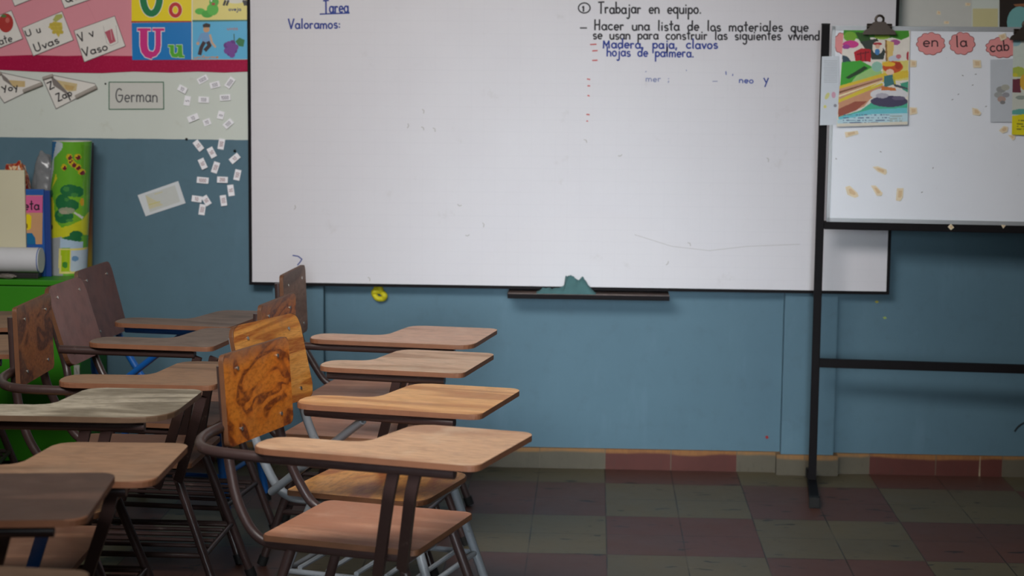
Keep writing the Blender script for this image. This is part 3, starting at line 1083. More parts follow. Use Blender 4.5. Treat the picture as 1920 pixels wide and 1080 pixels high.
# white sheet with a faint yellow triangle
S = sheet('paper_sheet', [(258, 366), (334, 339.5), (348, 381), (273, 405.5)], paper((214, 218, 222)), 'tilted white sheet with a faint yellow triangle, taped to the blue wall', 'paper', 0.003)
S[0].poly([(272, 366), (328, 347), (338, 378), (281, 398)], paper((200, 203, 200)), 2)
S[0].poly([(273, 366), (306, 384), (280, 392)], paper((206, 200, 168)), 3)
S[0].stroke([(279, 384), (300, 378)], 1.6, paper((204, 196, 120)), 4)
S[0].stroke([(290, 364), (304, 360)], 1.2, paper((206, 198, 140)), 4)
done(S)
for (x, y, r, lab) in ((350, 261, 2.6, 'small dark pin at the edge of the blue paint'), (440.5, 283, 2.8, 'small dark pin beside the whiteboard on the blue wall'), (198, 157, 1.8, 'tiny dark pin left of the German sign')):
    p = WP.pt(x, y)
    bm = bmesh.new()
    bmesh.ops.create_uvsphere(bm, u_segments=10, v_segments=6, radius=r / 505)
    o = obj('wall_pin', bm, BLACK, None, True)
    o.location = (p[0], -0.003, p[2])
    tag(o, lab, 'pin')

# ------------------------------------------------------------------ green cabinet with clutter
GREEN = plain('green_paint', (48, 132, 8), 0.5, 0.12, 5)
CX0, CX1, CY0, CY1, CZ0, CZ1 = -3.0, -1.915, -0.40, -0.016, 0.07, 0.742
cab = empty('cabinet', (0.5 * (CX0 + CX1), 0.5 * (CY0 + CY1), 0))
tag(cab, 'bright green painted cabinet in the left corner behind the chairs', 'cabinet')
w2, d2 = 0.5 * (CX1 - CX0), 0.5 * (CY1 - CY0)
obj('cabinet_body', box(-w2, w2, -d2 + 0.018, d2, CZ0, CZ1 - 0.02, 0.003), GREEN, cab)
obj('cabinet_top', box(-w2 - 0.006, w2 + 0.006, -d2 - 0.004, d2, CZ1 - 0.02, CZ1, 0.003), GREEN, cab)
obj('plinth', box(-w2 + 0.03, w2 - 0.03, -d2 + 0.06, d2 - 0.02, 0, CZ0), BLACK, cab)
for s in (-1, 1):
    dr = obj('door', box(min(s * 0.004, s * (w2 - 0.004)), max(s * 0.004, s * (w2 - 0.004)), -d2, -d2 + 0.0175, CZ0 + 0.004, CZ1 - 0.024, 0.003), GREEN, cab)
    obj('handle', tube([(s * 0.05, -d2, 0.36), (s * 0.05, -d2 - 0.03, 0.37), (s * 0.05, -d2 - 0.03, 0.45), (s * 0.05, -d2, 0.46)], 0.006, rad=0.02), ALU, dr, True)
CP = wallp(CY0 - 0.003)
d = Draw(CP, 0.0)
d.prism([(138.5, 685), (149, 684), (149.5, 705), (139, 706)], paper((196, 196, 188)), 1)
d.stroke([(142, 690), (145, 700)], 1.5, ink((150, 140, 130)), 2)
tag(d.build('paper_strip'), 'small white paper strip stuck on the green cabinet front', 'paper strip')

# rolled picture map standing on the cabinet
RY = -0.20
rp = wallp(RY)
a0, a1 = rp.pt(90, 523), rp.pt(163, 523)
b0, b1 = rp.pt(98, 264), rp.pt(172.5, 264)
rb = np.array([0.5 * (a0[0] + a1[0]), RY, CZ1 + 0.0005]); rt = np.array([0.5 * (b0[0] + b1[0]), RY, b0[2]])
rad0, rad1 = 0.5 * (a1[0] - a0[0]) - 0.002, 0.5 * (b1[0] - b0[0]) - 0.002
NU, NV = 120, 190
th = np.linspace(-math.pi, math.pi, NU + 1)
vv = np.linspace(0, 1, NV + 1)
co = np.zeros((NV + 1, NU + 1, 3))
for j, v in enumerate(vv):
    c = rt * (1 - v) + rb * v
    r = rad1 * (1 - v) + rad0 * v
    co[j, :, 0] = c[0] + r * np.sin(th); co[j, :, 1] = c[1] - r * np.cos(th); co[j, :, 2] = c[2]
tm, vm = np.meshgrid(0.5 * (th[1:] + th[:-1]), 0.5 * (vv[1:] + vv[:-1]))
xl, xr = 343 * (1 - vm) + 316 * vm, 602 * (1 - vm) + 566 * vm
PX = 0.5 * (xl + xr) + 0.5 * (xr - xl) * np.sin(tm)
PY = 115 + (1015 - 115) * vm
bfly = [(455, 285), (500, 245), (540, 215), (540, 285), (560, 318), (490, 215), (515, 265)]
sh = [('p', [(330, 100), (405, 100), (385, 200), (350, 260)], (48, 110, 165)),
      ('p', [(400, 105), (445, 125), (440, 165), (415, 190), (380, 225), (375, 300), (350, 400), (335, 470), (325, 420), (345, 330), (365, 240)], (186, 196, 204)),
      ('p', [(560, 130), (610, 150), (605, 460), (575, 480), (560, 350)], (96, 160, 40)),
      ('p', [(395, 325), (405, 360), (350, 450), (380, 520), (390, 640), (440, 690), (560, 640), (600, 560), (600, 760), (560, 740), (430, 755), (330, 850), (315, 640), (345, 480)], (205, 205, 44)),
      ('p', [(395, 470), (560, 420), (560, 640), (480, 680), (400, 640)], (120, 180, 50))]
for (x, y, rx, ry) in ((490, 440, 62, 40), (445, 520, 50, 55), (450, 610, 62, 50), (545, 450, 24, 36), (500, 540, 45, 40), (355, 465, 18, 25), (500, 770, 55, 25), (525, 740, 35, 30)):
    sh.append(('e', (x, y, rx, ry), (40, 112, 66)))
for (x, y, rx, ry) in ((470, 430, 20, 18), (520, 470, 22, 14), (430, 600, 20, 16), (490, 640, 24, 10), (470, 500, 14, 12)):
    sh.append(('e', (x, y, rx, ry), (70, 140, 70)))
sh += [('e', (470, 575, 52, 22), (150, 158, 130)), ('e', (450, 585, 25, 14), (170, 165, 140)), ('p', [(520, 580), (565, 620), (560, 635), (515, 590)], (215, 215, 205))]
for k, (x, y) in enumerate(bfly):
    sh += [('e', (x, y, 19, 22), (200, 176, 40)), ('e', (x + 3, y + 5, 13, 16), (112, 40, 50)), ('e', (x - 5, y - 6, 5, 5), (226, 196, 40))]
sh += [('e', (560, 520, 10, 28), (205, 160, 40)), ('e', (350, 690, 22, 26), (84, 50, 70)),
       ('p', [(350, 770), (440, 750), (450, 1020), (335, 1020)], (160, 164, 166)), ('p', [(325, 830), (350, 800), (362, 1020), (325, 1020)], (120, 130, 50)),
       ('p', [(420, 830), (600, 830), (600, 1000), (420, 1000)], (226, 214, 130)), ('p', [(436, 840), (490, 840), (490, 985), (436, 985)], (168, 196, 30)),
       ('e', (460, 940, 18, 22), (66, 140, 50)), ('p', [(496, 845), (590, 845), (590, 985), (496, 985)], (190, 205, 220)), ('e', (520, 900, 20, 18), (110, 150, 190)),
       ('p', [(430, 760), (560, 790), (560, 830), (430, 826)], (176, 200, 222))]
mp = empty('rolled_map', (0, 0, 0))
tag(mp, 'glossy rolled-up picture map, green and yellow, standing on the green cabinet', 'rolled map')
color_grid('map_sheet', co, paint(PX, PY, sh, (104, 172, 48)), picture_material('glossy_map_print', 0.2, 0.5), mp)
bm = bmesh.new()
n = 40
inner_r = rad1 * 0.72
rings = []
for (r, z) in ((rad1, rt[2]), (inner_r, rt[2] - 0.002), (inner_r * 0.95, rt[2] - 0.12)):
    rings.append([bm.verts.new((rt[0] + r * math.cos(2 * math.pi * k / n), rt[1] + r * math.sin(2 * math.pi * k / n), z)) for k in range(n)])
for a, b in zip(rings, rings[1:]):
    for k in range(n):
        bm.faces.new((a[k], a[(k + 1) % n], b[(k + 1) % n], b[k]))
bm.faces.new(rings[-1])
obj('roll_core', bm, paper((206, 206, 200)), mp, True)

# darker roll behind it
bp = wallp(-0.07)
c0, c1 = bp.pt(128, 500), bp.pt(176, 500)
zt = bp.pt(150, 268)[2]
rr = 0.5 * (c1[0] - c0[0])


def roll_mat():
    t = NT('brown_poster_print')
    sep = t.n('ShaderNodeSeparateXYZ')
    v = t.coord()
    t.l(v, sep.inputs[0])
    n1 = t.noise(v, 9, 3)
    c = t.ramp(t.math('ADD', t.math('MULTIPLY', sep.outputs[2], 1.9), t.math('MULTIPLY', n1, 0.25)), ((0.0, L((196, 160, 30))), (0.25, L((186, 150, 40))), (0.4, L((150, 96, 50))), (0.7, L((96, 62, 50))), (1.0, L((60, 44, 44)))))
    return t.out(c, 0.4, 0.4)


bm = tube([(-0.008, 0, 0), (0.006, 0, zt - CZ1)], rr, seg=28)
o = obj('rolled_poster', bm, roll_mat(), None, True)
o.location = (0.5 * (c0[0] + c1[0]), -0.068, CZ1 + 0.0025)
tag(o, 'dark brown rolled poster standing behind the green and yellow roll', 'rolled poster')

# blue booklet, cream board, white roll
bx = wallp(-0.30)
q0, q1 = bx.pt(20, 520), bx.pt(84, 520)
zt = bx.pt(60, 355)[2]
bk = empty('activity_folder', (0, 0, 0))
tag(bk, 'blue framed picture folder with pink and yellow labels, standing on the cabinet', 'folder')
obj('cover', box(q0[0] - 0.05, q1[0] + 0.002, -0.299, -0.282, CZ1 + 0.0005, zt, 0.003), plain('blue_card', (22, 84, 160), 0.5), bk)
obj('spine', box(q1[0] + 0.0021, bx.pt(96, 520)[0], -0.297, -0.282, CZ1 + 0.0005, zt - 0.004, 0.002), plain('dark_blue_card', (22, 58, 130), 0.5), bk)
d = Draw(wallp(-0.2995), 0.0)
d.poly([(0, 366), (80.5, 366), (79, 458), (0, 458)], paper((196, 150, 110)), 1)
d.poly([(10, 367), (80.5, 367), (80, 399), (10, 399)], paper((206, 96, 146)), 2)
d.stroke([(80.5, 367), (80, 399)], 0.8, ink((60, 40, 60)), 3)
d.text('eta', (45, 393), (74, 393), 9, 2.0, ink((40, 32, 44)), 3)
d.poly([(20, 402), (55, 402), (59, 406), (58, 428), (54, 431), (20, 430)], paper((222, 200, 20)), 2)
d.text('n', (44, 427), (52, 427), 8, 1.8, ink((110, 90, 20)), 3)
d.poly([(30, 437), (60, 437), (66, 446), (67, 458), (30, 458)], paper((20, 104, 150)), 2)
tag(d.build('cover_print', bk), 'printed cover with pink label, tan field and yellow tab')

cb = wallp(-0.315)
k0, k1 = cb.pt(-70, 318), cb.pt(45.5, 318)
zt = cb.pt(20, 319)[2]
tag(obj('cardboard_sheet', box(k0[0], k1[0], -0.315, -0.302, CZ1 + 0.0005, zt, 0.002), plain('cream_card', (206, 200, 172), 0.8, 0.05, 6)), 'cream cardboard sheet standing upright on the cabinet at the left edge', 'cardboard')
wr = wallp(-0.36)
r0 = wr.pt(78, 484)
rad = 0.5 * (wr.pt(40, 460)[2] - wr.pt(40, 507)[2])
rl = empty('paper_roll', (r0[0], -0.364, CZ1 + 0.022 + rad))
tag(rl, 'thick roll of white paper lying on the cabinet in front of the cream card', 'paper roll')
obj('roll', tube([(-0.45, 0, 0), (-0.006, 0, 0)], rad, seg=32), paper((205, 206, 210), 0.5), rl, True)
obj('end_band', tube([(-0.0062, 0, 0), (-0.003, 0, 0)], rad * 1.01, seg=32), plain('blue_rim', (50, 90, 160), 0.5), rl, True)
obj('end_face', tube([(-0.003, 0, 0), (0.0, 0, 0)], rad * 0.99, seg=32), paper((205, 206, 210), 0.5), rl, True)
tag(obj('black_case', box(r0[0] - 0.30, r0[0] - 0.012, -0.37, -0.32, CZ1 + 0.0005, CZ1 + 0.0215, 0.004), plain('dark_plastic', (40, 38, 38), 0.4)), 'flat dark case lying under the white paper roll', 'case')
p = wallp(-0.39).pt(12, 513)
crumple('plastic_wrap', (p[0], -0.386, CZ1 + 0.010), (0.030, 0.008, 0.008), plain('grey_wrap', (112, 104, 98), 0.35, 0.3, 40), 4.4, 0.4, 4, 'crumpled greyish plastic wrap at the left end of the cabinet top', 'wrap')
bgp = wallp(-0.2)


def bag_mat():
    t = NT('clear_bag')
    f = t.noise(t.coord(), 28, 4, 0.6)
    c = t.mix(f, L((120, 122, 124)), L((178, 180, 184)))
    t.b.inputs['Transmission Weight'].default_value = 0.35
    t.b.inputs['Alpha'].default_value = 0.85
    return t.out(c, 0.2, 0.5)


def snack_mat():
    t = NT('red_orange_wrappers')
    f = t.noise(t.coord(), 26, 3, 0.6, 1.0)
    c = t.ramp(f, ((0.3, L((210, 205, 195))), (0.42, L((200, 110, 40))), (0.5, L((150, 36, 30))), (0.6, L((220, 190, 150))), (0.7, L((196, 150, 60)))), 'CONSTANT')
    return t.out(c, 0.35, 0.5)


c = bgp.pt(72, 322)
crumple('plastic_bag', (c[0] - 0.010, -0.058, CZ1 + 0.236), (0.058, 0.036, 0.19), bag_mat(), 1.3, 0.16, 5, 'clear crumpled plastic bag behind the blue folder', 'bag', 3, 0.7)
c = bgp.pt(30, 330)
crumple('snack_bag', (c[0] - 0.003, -0.19, CZ1 + 0.215), (0.052, 0.045, 0.185), snack_mat(), 8.1, 0.16, 5, 'red, orange and white bag behind the cream cardboard', 'bag', 3, 0.7)

# ------------------------------------------------------------------ wall above the easel, right
S = sheet('yellow_note', [(1824, 16), (1871, 16), (1871, 90), (1824, 90)], paper((206, 198, 150)), 'pale yellow paper square on the wall above the easel', 'note', 0.001)
done(S)
S = sheet('dark_poster', [(1874, -40), (1990, -40), (1990, 120), (1874, 120)], paper((48, 40, 36)), 'dark poster with a teal circle at the top right corner', 'poster', 0.0016)
S[0].ell(1912, 42, 24, 30, paper((120, 178, 178)), 2)
S[0].poly([(1900, 8), (1990, 2), (1990, 14), (1904, 12)], paper((150, 100, 70)), 2)
done(S)
S = sheet('paper_sheet', [(1691, -60), (1822, -60), (1822, 100), (1691, 100)], paper((200, 200, 194)), 'large plain white paper on the wall above the easel board', 'paper', 0.001)
done(S)
TAPE = plain('masking_tape', (232, 216, 186), 0.7, 0.12, 40)


def bit(plane, cx, cy, pts, label, off=0.0034, th=0.0015, name='tape_scrap', bend=0.0):
    d = Draw(plane, off, bend=(lambda x, y: bend * (1 - abs(x - cx) / 16)) if bend else None)
    d.prism([(cx + x, cy + y) for x, y in pts], TAPE, 1, th)
    sub = [(cx + x * 0.55 + 0.6, cy + y * 0.55 - 0.5) for x, y in pts]
    d.poly(sub, plain('masking_tape_fold', (220, 192, 152), 0.7, 0.12, 40), 2)
    return tag(d.build(name), label, 'tape', 'scraps of masking tape')


bit(WP, 1760, 24, [(-3, -4), (3, -3), (4, 4), (-4, 3)], 'small tape scrap on the white paper above the easel, at left')
bit(WP, 1815, 8, [(-5, -3), (5, -2), (4, 3), (-5, 3)], 'small tape scrap near the top of the white paper above the easel')
bit(WP, 1775, 42, [(-5, -2), (5, -2), (4, 3), (-5, 3)], 'small tape scrap on the white paper just above the easel frame')

# ------------------------------------------------------------------ easel: rolling board on a black stand
EYAW = math.radians(5.0)
EO = np.array([0.757, -0.262, 0.0])
ex = np.array([math.cos(EYAW), -math.sin(EYAW), 0.0])
en = np.array([-math.sin(EYAW), -math.cos(EYAW), 0.0])
EPf = Plane(EO + en * 0.030, en)          # front of the board panel
ez = empty('easel_stand', tuple(EO))
tag(ez, 'black metal stand carrying a white board in front of the wall at right', 'easel')
ez.rotation_euler = (0, 0, -EYAW)


def loc(p):
    d = np.array(p) - EO
    return Vector((d @ ex, -(d @ en), d[2]))


HB = 0.0145
ptop = loc(Plane(EO + en * HB, en).pt(1545, 47))
EW = 1.16
for k in (0, 1):
    post = obj('post', box(-HB + k * EW, HB + k * EW, -HB, HB, 0.03, ptop.z, 0.002), BLACKMETAL, ez)
    if k == 0:
        obj('post_cap', box(-HB - 0.001, HB + 0.001, -HB - 0.001, HB + 0.001, ptop.z, ptop.z + 0.006, 0.002), BLACK, post)
    ft = obj('foot', box(k * EW - 0.016, k * EW + 0.016, -0.29, 0.165, 0.004, 0.034, 0.003), BLACKMETAL, ez)
    obj('rubber_tip', box(k * EW - 0.019, k * EW + 0.019, -0.322, -0.288, 0.0, 0.038, 0.004), BLACK, ft)
    obj('rubber_tip', box(k * EW - 0.019, k * EW + 0.019, 0.164, 0.178, 0.0, 0.038, 0.004), BLACK, ft)
FPl = Plane(EO + en * HB, en)


def zat(px, y, plane=FPl):
    return plane.pt(px, y)[2]


zl0, zl1 = zat(1700, 678.5), zat(1700, 694.5)
obj('crossbar', box(HB, EW - HB, -HB * 0.8, HB * 0.8, zl1, zl0, 0.002), BLACKMETAL, ez)
zb0, zb1 = zat(1700, 418.5, EPf), zat(1700, 433, EPf)
obj('support_bar', box(HB, EW - HB, -0.034, HB * 0.8, zb1, zb0 - 0.0004, 0.002), BLACKMETAL, ez)
gx0 = loc(EPf.pt(1557, 300)).x
ztop = zat(1700, 52.5, EPf)
bm = box(gx0 - 0.006, EW - 0.02, -0.030, -0.016, zb0, ztop)
es = NT('easel_enamel')
v = es.coord()
n1 = es.noise(v, 3, 4, 0.6)
n2 = es.noise(v, 24, 5, 0.7)
cc = es.mix(n1, L((234, 238, 246)), L((225, 229, 237)))
cc = es.mix(es.math('MULTIPLY', es.smooth(n2, 0.66, 0.76), 0.25), cc, L((140, 140, 144)))
bd = obj('board', bm, es.out(cc, 0.45, 0.35), ez)
bm = bmesh.new()
fx0, fx1 = gx0 - 0.006, EW - 0.02
fb = 0.016
for (x0, x1, z0, z1) in ((fx0 - 0.002, fx0 + 0.010, zb0, ztop + 0.004), (fx1, fx1 + 0.012, zb0, ztop + 0.004), (fx0 - 0.002, fx1 + 0.012, ztop - 0.010, ztop + 0.006), (fx0 - 0.002, fx1 + 0.012, zb0, zb0 + 0.014)):
    add_box(bm, x0, x1, -0.0335, -0.0145, z0, z1)
obj('board_frame', bm, ALU, bd)

EP = Plane(EO + en * 0.0302, en)
CLOUD = plain('salmon_paper', (226, 148, 148), 0.8, 0.06, 12)


def cloud(cx, cy, rx, ry, lobes, text, tp, label, clipx=None, seed=0):
    d = Draw(EP, 0.0012)
    pts = []
    N = 60
    for k in range(N):
        a = 2 * math.pi * k / N
        f = 1 + 0.13 * abs(math.sin(a * lobes / 2 + seed)) - 0.08
        pts.append((cx + rx * f * math.cos(a), cy + ry * f * math.sin(a)))
    d.prism(pts, CLOUD, 1, 0.001)
    d.stroke(pts + [pts[0]], 1.1, ink((140, 66, 68)), 2)
    if text: d.text(text, tp[0], tp[1], 10.5, 1.9, ink((70, 48, 52)), 3)
    return tag(d.build('word_cloud'), label, 'word cloud', 'pink word clouds on the easel')


cloud(1745, 82, 26, 20.5, 11, 'en', ((1731, 87), (1760, 87)), 'pink cloud-shaped word card reading en', seed=.4)
cloud(1804, 81.5, 23.5, 20.5, 10, 'la', ((1793, 88), (1814, 87)), 'pink cloud-shaped word card reading la', seed=1)
cloud(1880, 89, 31, 19, 12, 'cab', ((1857, 97), (1893, 94)), 'pink cloud-shaped word card reading cab, half behind the right poster', seed=.2)
cloud(1579, 81, 15, 19.5, 9, None, None, 'pink cloud-shaped card mostly hidden behind the farm picture', seed=.7)


def c8(pts):
    return [(1500 + x / 4.155, y / 4.155) for x, y in pts]


d = Draw(EP, 0.0012)
d.off = 0.0045
d.prism([(1541, 106), (1573, 105), (1573, 234), (1537, 235)], paper((205, 212, 220)), 2, 0.001)
for k in range(14):
    d.stroke([(1545, 114 + 3.1 * k), (1570, 113.6 + 3.1 * k)], 0.7, ink((160, 164, 172)), 3)
d.ell(1551, 180, 3.5, 7, paper((205, 205, 140)), 3, 0.5)
d.ell(1563, 178, 4, 6, paper((205, 160, 180)), 3)
d.ell(1547, 200, 3, 3, paper((215, 210, 130)), 3)
d.ell(1566, 198, 3, 3, paper((140, 140, 150)), 3)
tag(d.build('worksheet'), 'white printed worksheet half hidden behind the farm picture on the easel', 'worksheet')
d = Draw(EP, 0.0012, bend=lambda x, y: 0.006 * max(0, (y - 115) / 115))
d.prism([(1857, 112), (1900, 110), (1900, 229), (1857, 229)], paper((192, 198, 206)), 2, 0.001)
for (x, y, r, c) in ((1877, 168, 9, (150, 152, 150)), (1885, 164, 8, (172, 172, 160)), (1872, 178, 8, (160, 162, 162)), (1878, 186, 8, (176, 150, 140)), (1886, 178, 7, (150, 150, 156)), (1880, 192, 5, (130, 130, 132))):
    d.ell(x, y, r, r * 0.7, paper(c), 3)
tag(d.build('worksheet'), 'grey-white sheet with a faint sketch beside the right poster', 'worksheet')


def picture(name, cpx, shapes, bg, offs, label, nx=130, ny=190, rough=0.3):
    """cpx: TL, TR, BR, BL in photograph pixels; shapes in 4.155x crop coordinates."""
    root = empty(name, (0, 0, 0))
    tag(root, label, 'picture')
    u = np.linspace(0, 1, nx + 1); v = np.linspace(0, 1, ny + 1)
    P = np.array(cpx, float)
    co = np.zeros((ny + 1, nx + 1, 3)); pp = np.zeros((ny + 1, nx + 1, 2))
    for j in range(ny + 1):
        for i in range(nx + 1):
            q = (1 - v[j]) * ((1 - u[i]) * P[0] + u[i] * P[1]) + v[j] * ((1 - u[i]) * P[3] + u[i] * P[2])
            pp[j, i] = q
            co[j, i] = EP.pt(q[0], q[1], 0.0045 + offs * v[j] ** 1.5)
    ctr = 0.25 * (pp[1:, 1:] + pp[:-1, :-1] + pp[1:, :-1] + pp[:-1, 1:])
    cols = paint((ctr[..., 0] - 1500) * 4.155, ctr[..., 1] * 4.155, shapes, bg)
    color_grid('picture_sheet', co, cols, picture_material('print_' + name, 0.5), root)
    back = np.array(co) - en * 0.0009
    color_grid('paper_back', back, np.zeros(cols.shape) + 214, picture_material('back_' + name, 0.8), root)
    return root


farm = [('p', [(330, 230), (860, 235), (850, 285), (790, 312), (720, 292), (640, 305), (560, 290), (480, 312), (400, 290), (340, 275)], (66, 150, 36)),
        ('e', (390, 285, 50, 40), (120, 176, 50)), ('p', [(430, 250), (530, 260), (560, 330), (505, 370), (470, 330)], (44, 84, 30)), ('e', (640, 285, 60, 22), (150, 190, 60)),
        ('e', (395, 345, 62, 30), (212, 60, 142)), ('e', (360, 365, 30, 18), (160, 60, 150)), ('e', (740, 330, 40, 22), (178, 90, 150)),
        ('p', [(470, 325), (600, 300), (665, 400), (650, 462), (560, 462)], (52, 62, 56)),
        ('p', [(420, 405), (480, 375), (552, 385), (552, 482), (432, 476)], (188, 26, 40)), ('p', [(440, 420), (540, 400), (540, 410), (440, 430)], (120, 10, 30)),
        ('p', [(470, 405), (478, 403), (478, 476), (470, 476)], (110, 10, 30)), ('p', [(505, 398), (513, 396), (513, 478), (505, 478)], (110, 10, 30)),
        ('e', (605, 372, 42, 50), (236, 228, 214)), ('e', (605, 342, 34, 12), (178, 50, 60)), ('e', (605, 362, 18, 16), (226, 176, 150)), ('e', (602, 404, 20, 24), (70, 130, 190)),
        ('p', [(662, 310), (732, 330), (722, 480), (668, 480)], (226, 196, 116)), ('p', [(662, 310), (676, 310), (682, 480), (668, 480)], (150, 110, 60)),
        ('e', (735, 458, 46, 26), (200, 206, 220)), ('e', (768, 440, 20, 18), (205, 120, 130)), ('e', (842, 436, 14, 34), (180, 36, 56)), ('e', (825, 496, 32, 12), (190, 50, 130)),
        ('p', [(330, 430), (370, 440), (400, 480), (330, 490)], (50, 76, 90)),
        ('p', [(325, 485), (470, 472), (545, 510), (640, 572), (560, 622), (400, 645), (310, 680)], (64, 168, 52)),
        ('p', [(400, 640), (440, 590), (560, 525), (645, 560), (600, 600)], (160, 206, 130)), ('e', (600, 520, 42, 40), (150, 200, 180)),
        ('p', [(352, 605), (500, 515), (530, 530), (470, 570), (380, 615)], (34, 66, 34)),
        ('p', [(640, 480), (860, 470), (860, 620), (650, 640)], (226, 214, 120)),
        ('p', [(305, 670), (640, 572), (860, 545), (860, 600), (630, 640), (300, 800)], (226, 196, 56)),
        ('p', [(306, 692), (640, 600), (650, 622), (304, 775)], (206, 156, 126)), ('p', [(306, 712), (640, 612), (640, 618), (306, 728)], (130, 84, 60)),
        ('p', [(304, 742), (640, 628), (640, 634), (304, 756)], (240, 226, 180)),
        ('p', [(300, 800), (640, 660), (690, 690), (590, 740), (540, 780), (500, 830), (298, 912)], (206, 150, 116)), ('p', [(300, 778), (640, 645), (650, 660), (300, 800)], (220, 200, 60)),
        ('p', [(298, 850), (430, 790), (520, 790), (440, 860), (298, 912)], (158, 84, 66)),
        ('p', [(296, 912), (470, 860), (560, 795), (850, 800), (850, 870), (330, 940)], (72, 184, 150)), ('p', [(296, 915), (560, 850), (850, 840), (850, 900), (320, 965)], (110, 200, 214)),
        ('p', [(290, 935), (560, 890), (850, 880), (850, 960), (290, 975)], (190, 222, 232)),
        ('p', [(780, 650), (860, 630), (860, 730), (800, 700)], (66, 160, 130)),
        ('e', (695, 735, 148, 50), (222, 222, 226)), ('e', (695, 790, 145, 44), (72, 66, 96)), ('e', (640, 745, 50, 20), (180, 176, 190)), ('e', (770, 765, 50, 16), (104, 96, 124)),
        ('e', (722, 522, 80, 46), (206, 84, 34)), ('e', (690, 500, 52, 18), (236, 190, 50)), ('e', (765, 510, 26, 30), (180, 60, 30)), ('e', (700, 562, 32, 24), (240, 206, 180)),
        ('p', [(655, 592), (720, 580), (742, 655), (655, 682)], (62, 120, 124)), ('p', [(720, 600), (735, 596), (750, 660), (738, 662)], (200, 190, 60)),
        ('p', [(636, 672), (740, 684), (752, 706), (634, 704)], (206, 120, 60)), ('p', [(720, 650), (800, 672), (850, 690), (846, 700), (740, 676)], (70, 80, 90)),
        ('t', (335, 700, (895, 918, 938, 955), 3.2, 9), (90, 110, 150)), ('t', (700, 800, (905, 925, 942), 5, 12), (170, 190, 190)),
        ('p', [(280, 962), (850, 945), (850, 1000), (280, 1000)], (226, 220, 206)), ('p', [(850, 230), (870, 230), (845, 990), (836, 990)], (228, 222, 210))]
picture('farm_picture', [(1582, 56.5), (1707, 57.5), (1701.5, 233.5), (1568.5, 237.5)], farm, (232, 226, 216), 0.016, 'colourful farm picture with a figure in an orange hat, clipped to the easel')
rtp = [('p', [(1640, 280), (1900, 280), (1900, 520), (1640, 520)], (206, 216, 208)), ('e', (1680, 330, 40, 30), (150, 190, 200)), ('e', (1700, 560, 60, 40), (176, 190, 80)), ('e', (1675, 585, 20, 16), (210, 200, 60)),
       ('p', [(1655, 615), (1720, 615), (1720, 725), (1655, 725)], (112, 52, 66)), ('e', (1745, 640, 32, 60), (216, 170, 60)), ('p', [(1655, 720), (1900, 730), (1900, 860), (1650, 850)], (206, 210, 200)),
       ('p', [(1650, 860), (1700, 850), (1900, 840), (1900, 900), (1650, 890)], (96, 170, 160)), ('e', (1720, 760, 40, 16), (150, 160, 150)),
       ('p', [(1640, 905), (1740, 890), (1900, 890), (1900, 1060), (1640, 1060)], (226, 214, 20)), ('t', (1690, 1900, (940, 965, 985, 1005), 4, 10), (110, 110, 40))]
picture('sunny_picture', [(1900, 68), (1990, 70), (1988, 256), (1897, 252.5)], rtp, (210, 214, 200), 0.010, 'picture with a yellow bottom strip at the right edge of the easel', 90, 170)


def clip(px, py, s, label):
    p = EP.pt(px, py)
    root = empty('bulldog_clip', tuple(p))
    root.rotation_euler = (0, 0, -EYAW)
    tag(root, label, 'clip', 'bulldog clips on the easel')
    mt = plain('dark_bronze', (52, 42, 34), 0.38, 0.15, 50, 0.5, 0.6)
    k = s / 505
    poly = [(-30 * k, -9 * k), (30 * k, -9 * k), (27 * k, -2 * k), (17 * k, 4 * k), (10 * k, 14 * k), (-10 * k, 14 * k), (-17 * k, 4 * k), (-27 * k, -2 * k)]
    poly = round_poly([(a, b, 2 * k) for a, b in poly], 3)
    obj('jaw', slab(poly, 0.010, lambda u, v, w: (u, -0.028 - w - 0.010, v), 0.001), [mt, mt], root)
    obj('jaw', slab(poly, 0.004, lambda u, v, w: (u, 0.030 - w - 0.0040, v), 0.001), [mt, mt], root)
    obj('spring_barrel', tube([(-22 * k, -0.019, 6 * k), (22 * k, -0.019, 6 * k)], 5 * k), mt, root, True)
    ring = [(7 * k * math.cos(a * .5236), -0.022, 18 * k + 7 * k * math.sin(a * .5236)) for a in range(13)]
    obj('ring', tube(ring, 2.2 * k, rad=0.001, seg=8), mt, root, True)


clip(1648, 56, 1.0, 'dark bulldog clip holding the farm picture on the easel')
clip(1923, 66, 1.0, 'dark bulldog clip holding the picture at the right edge of the photo')

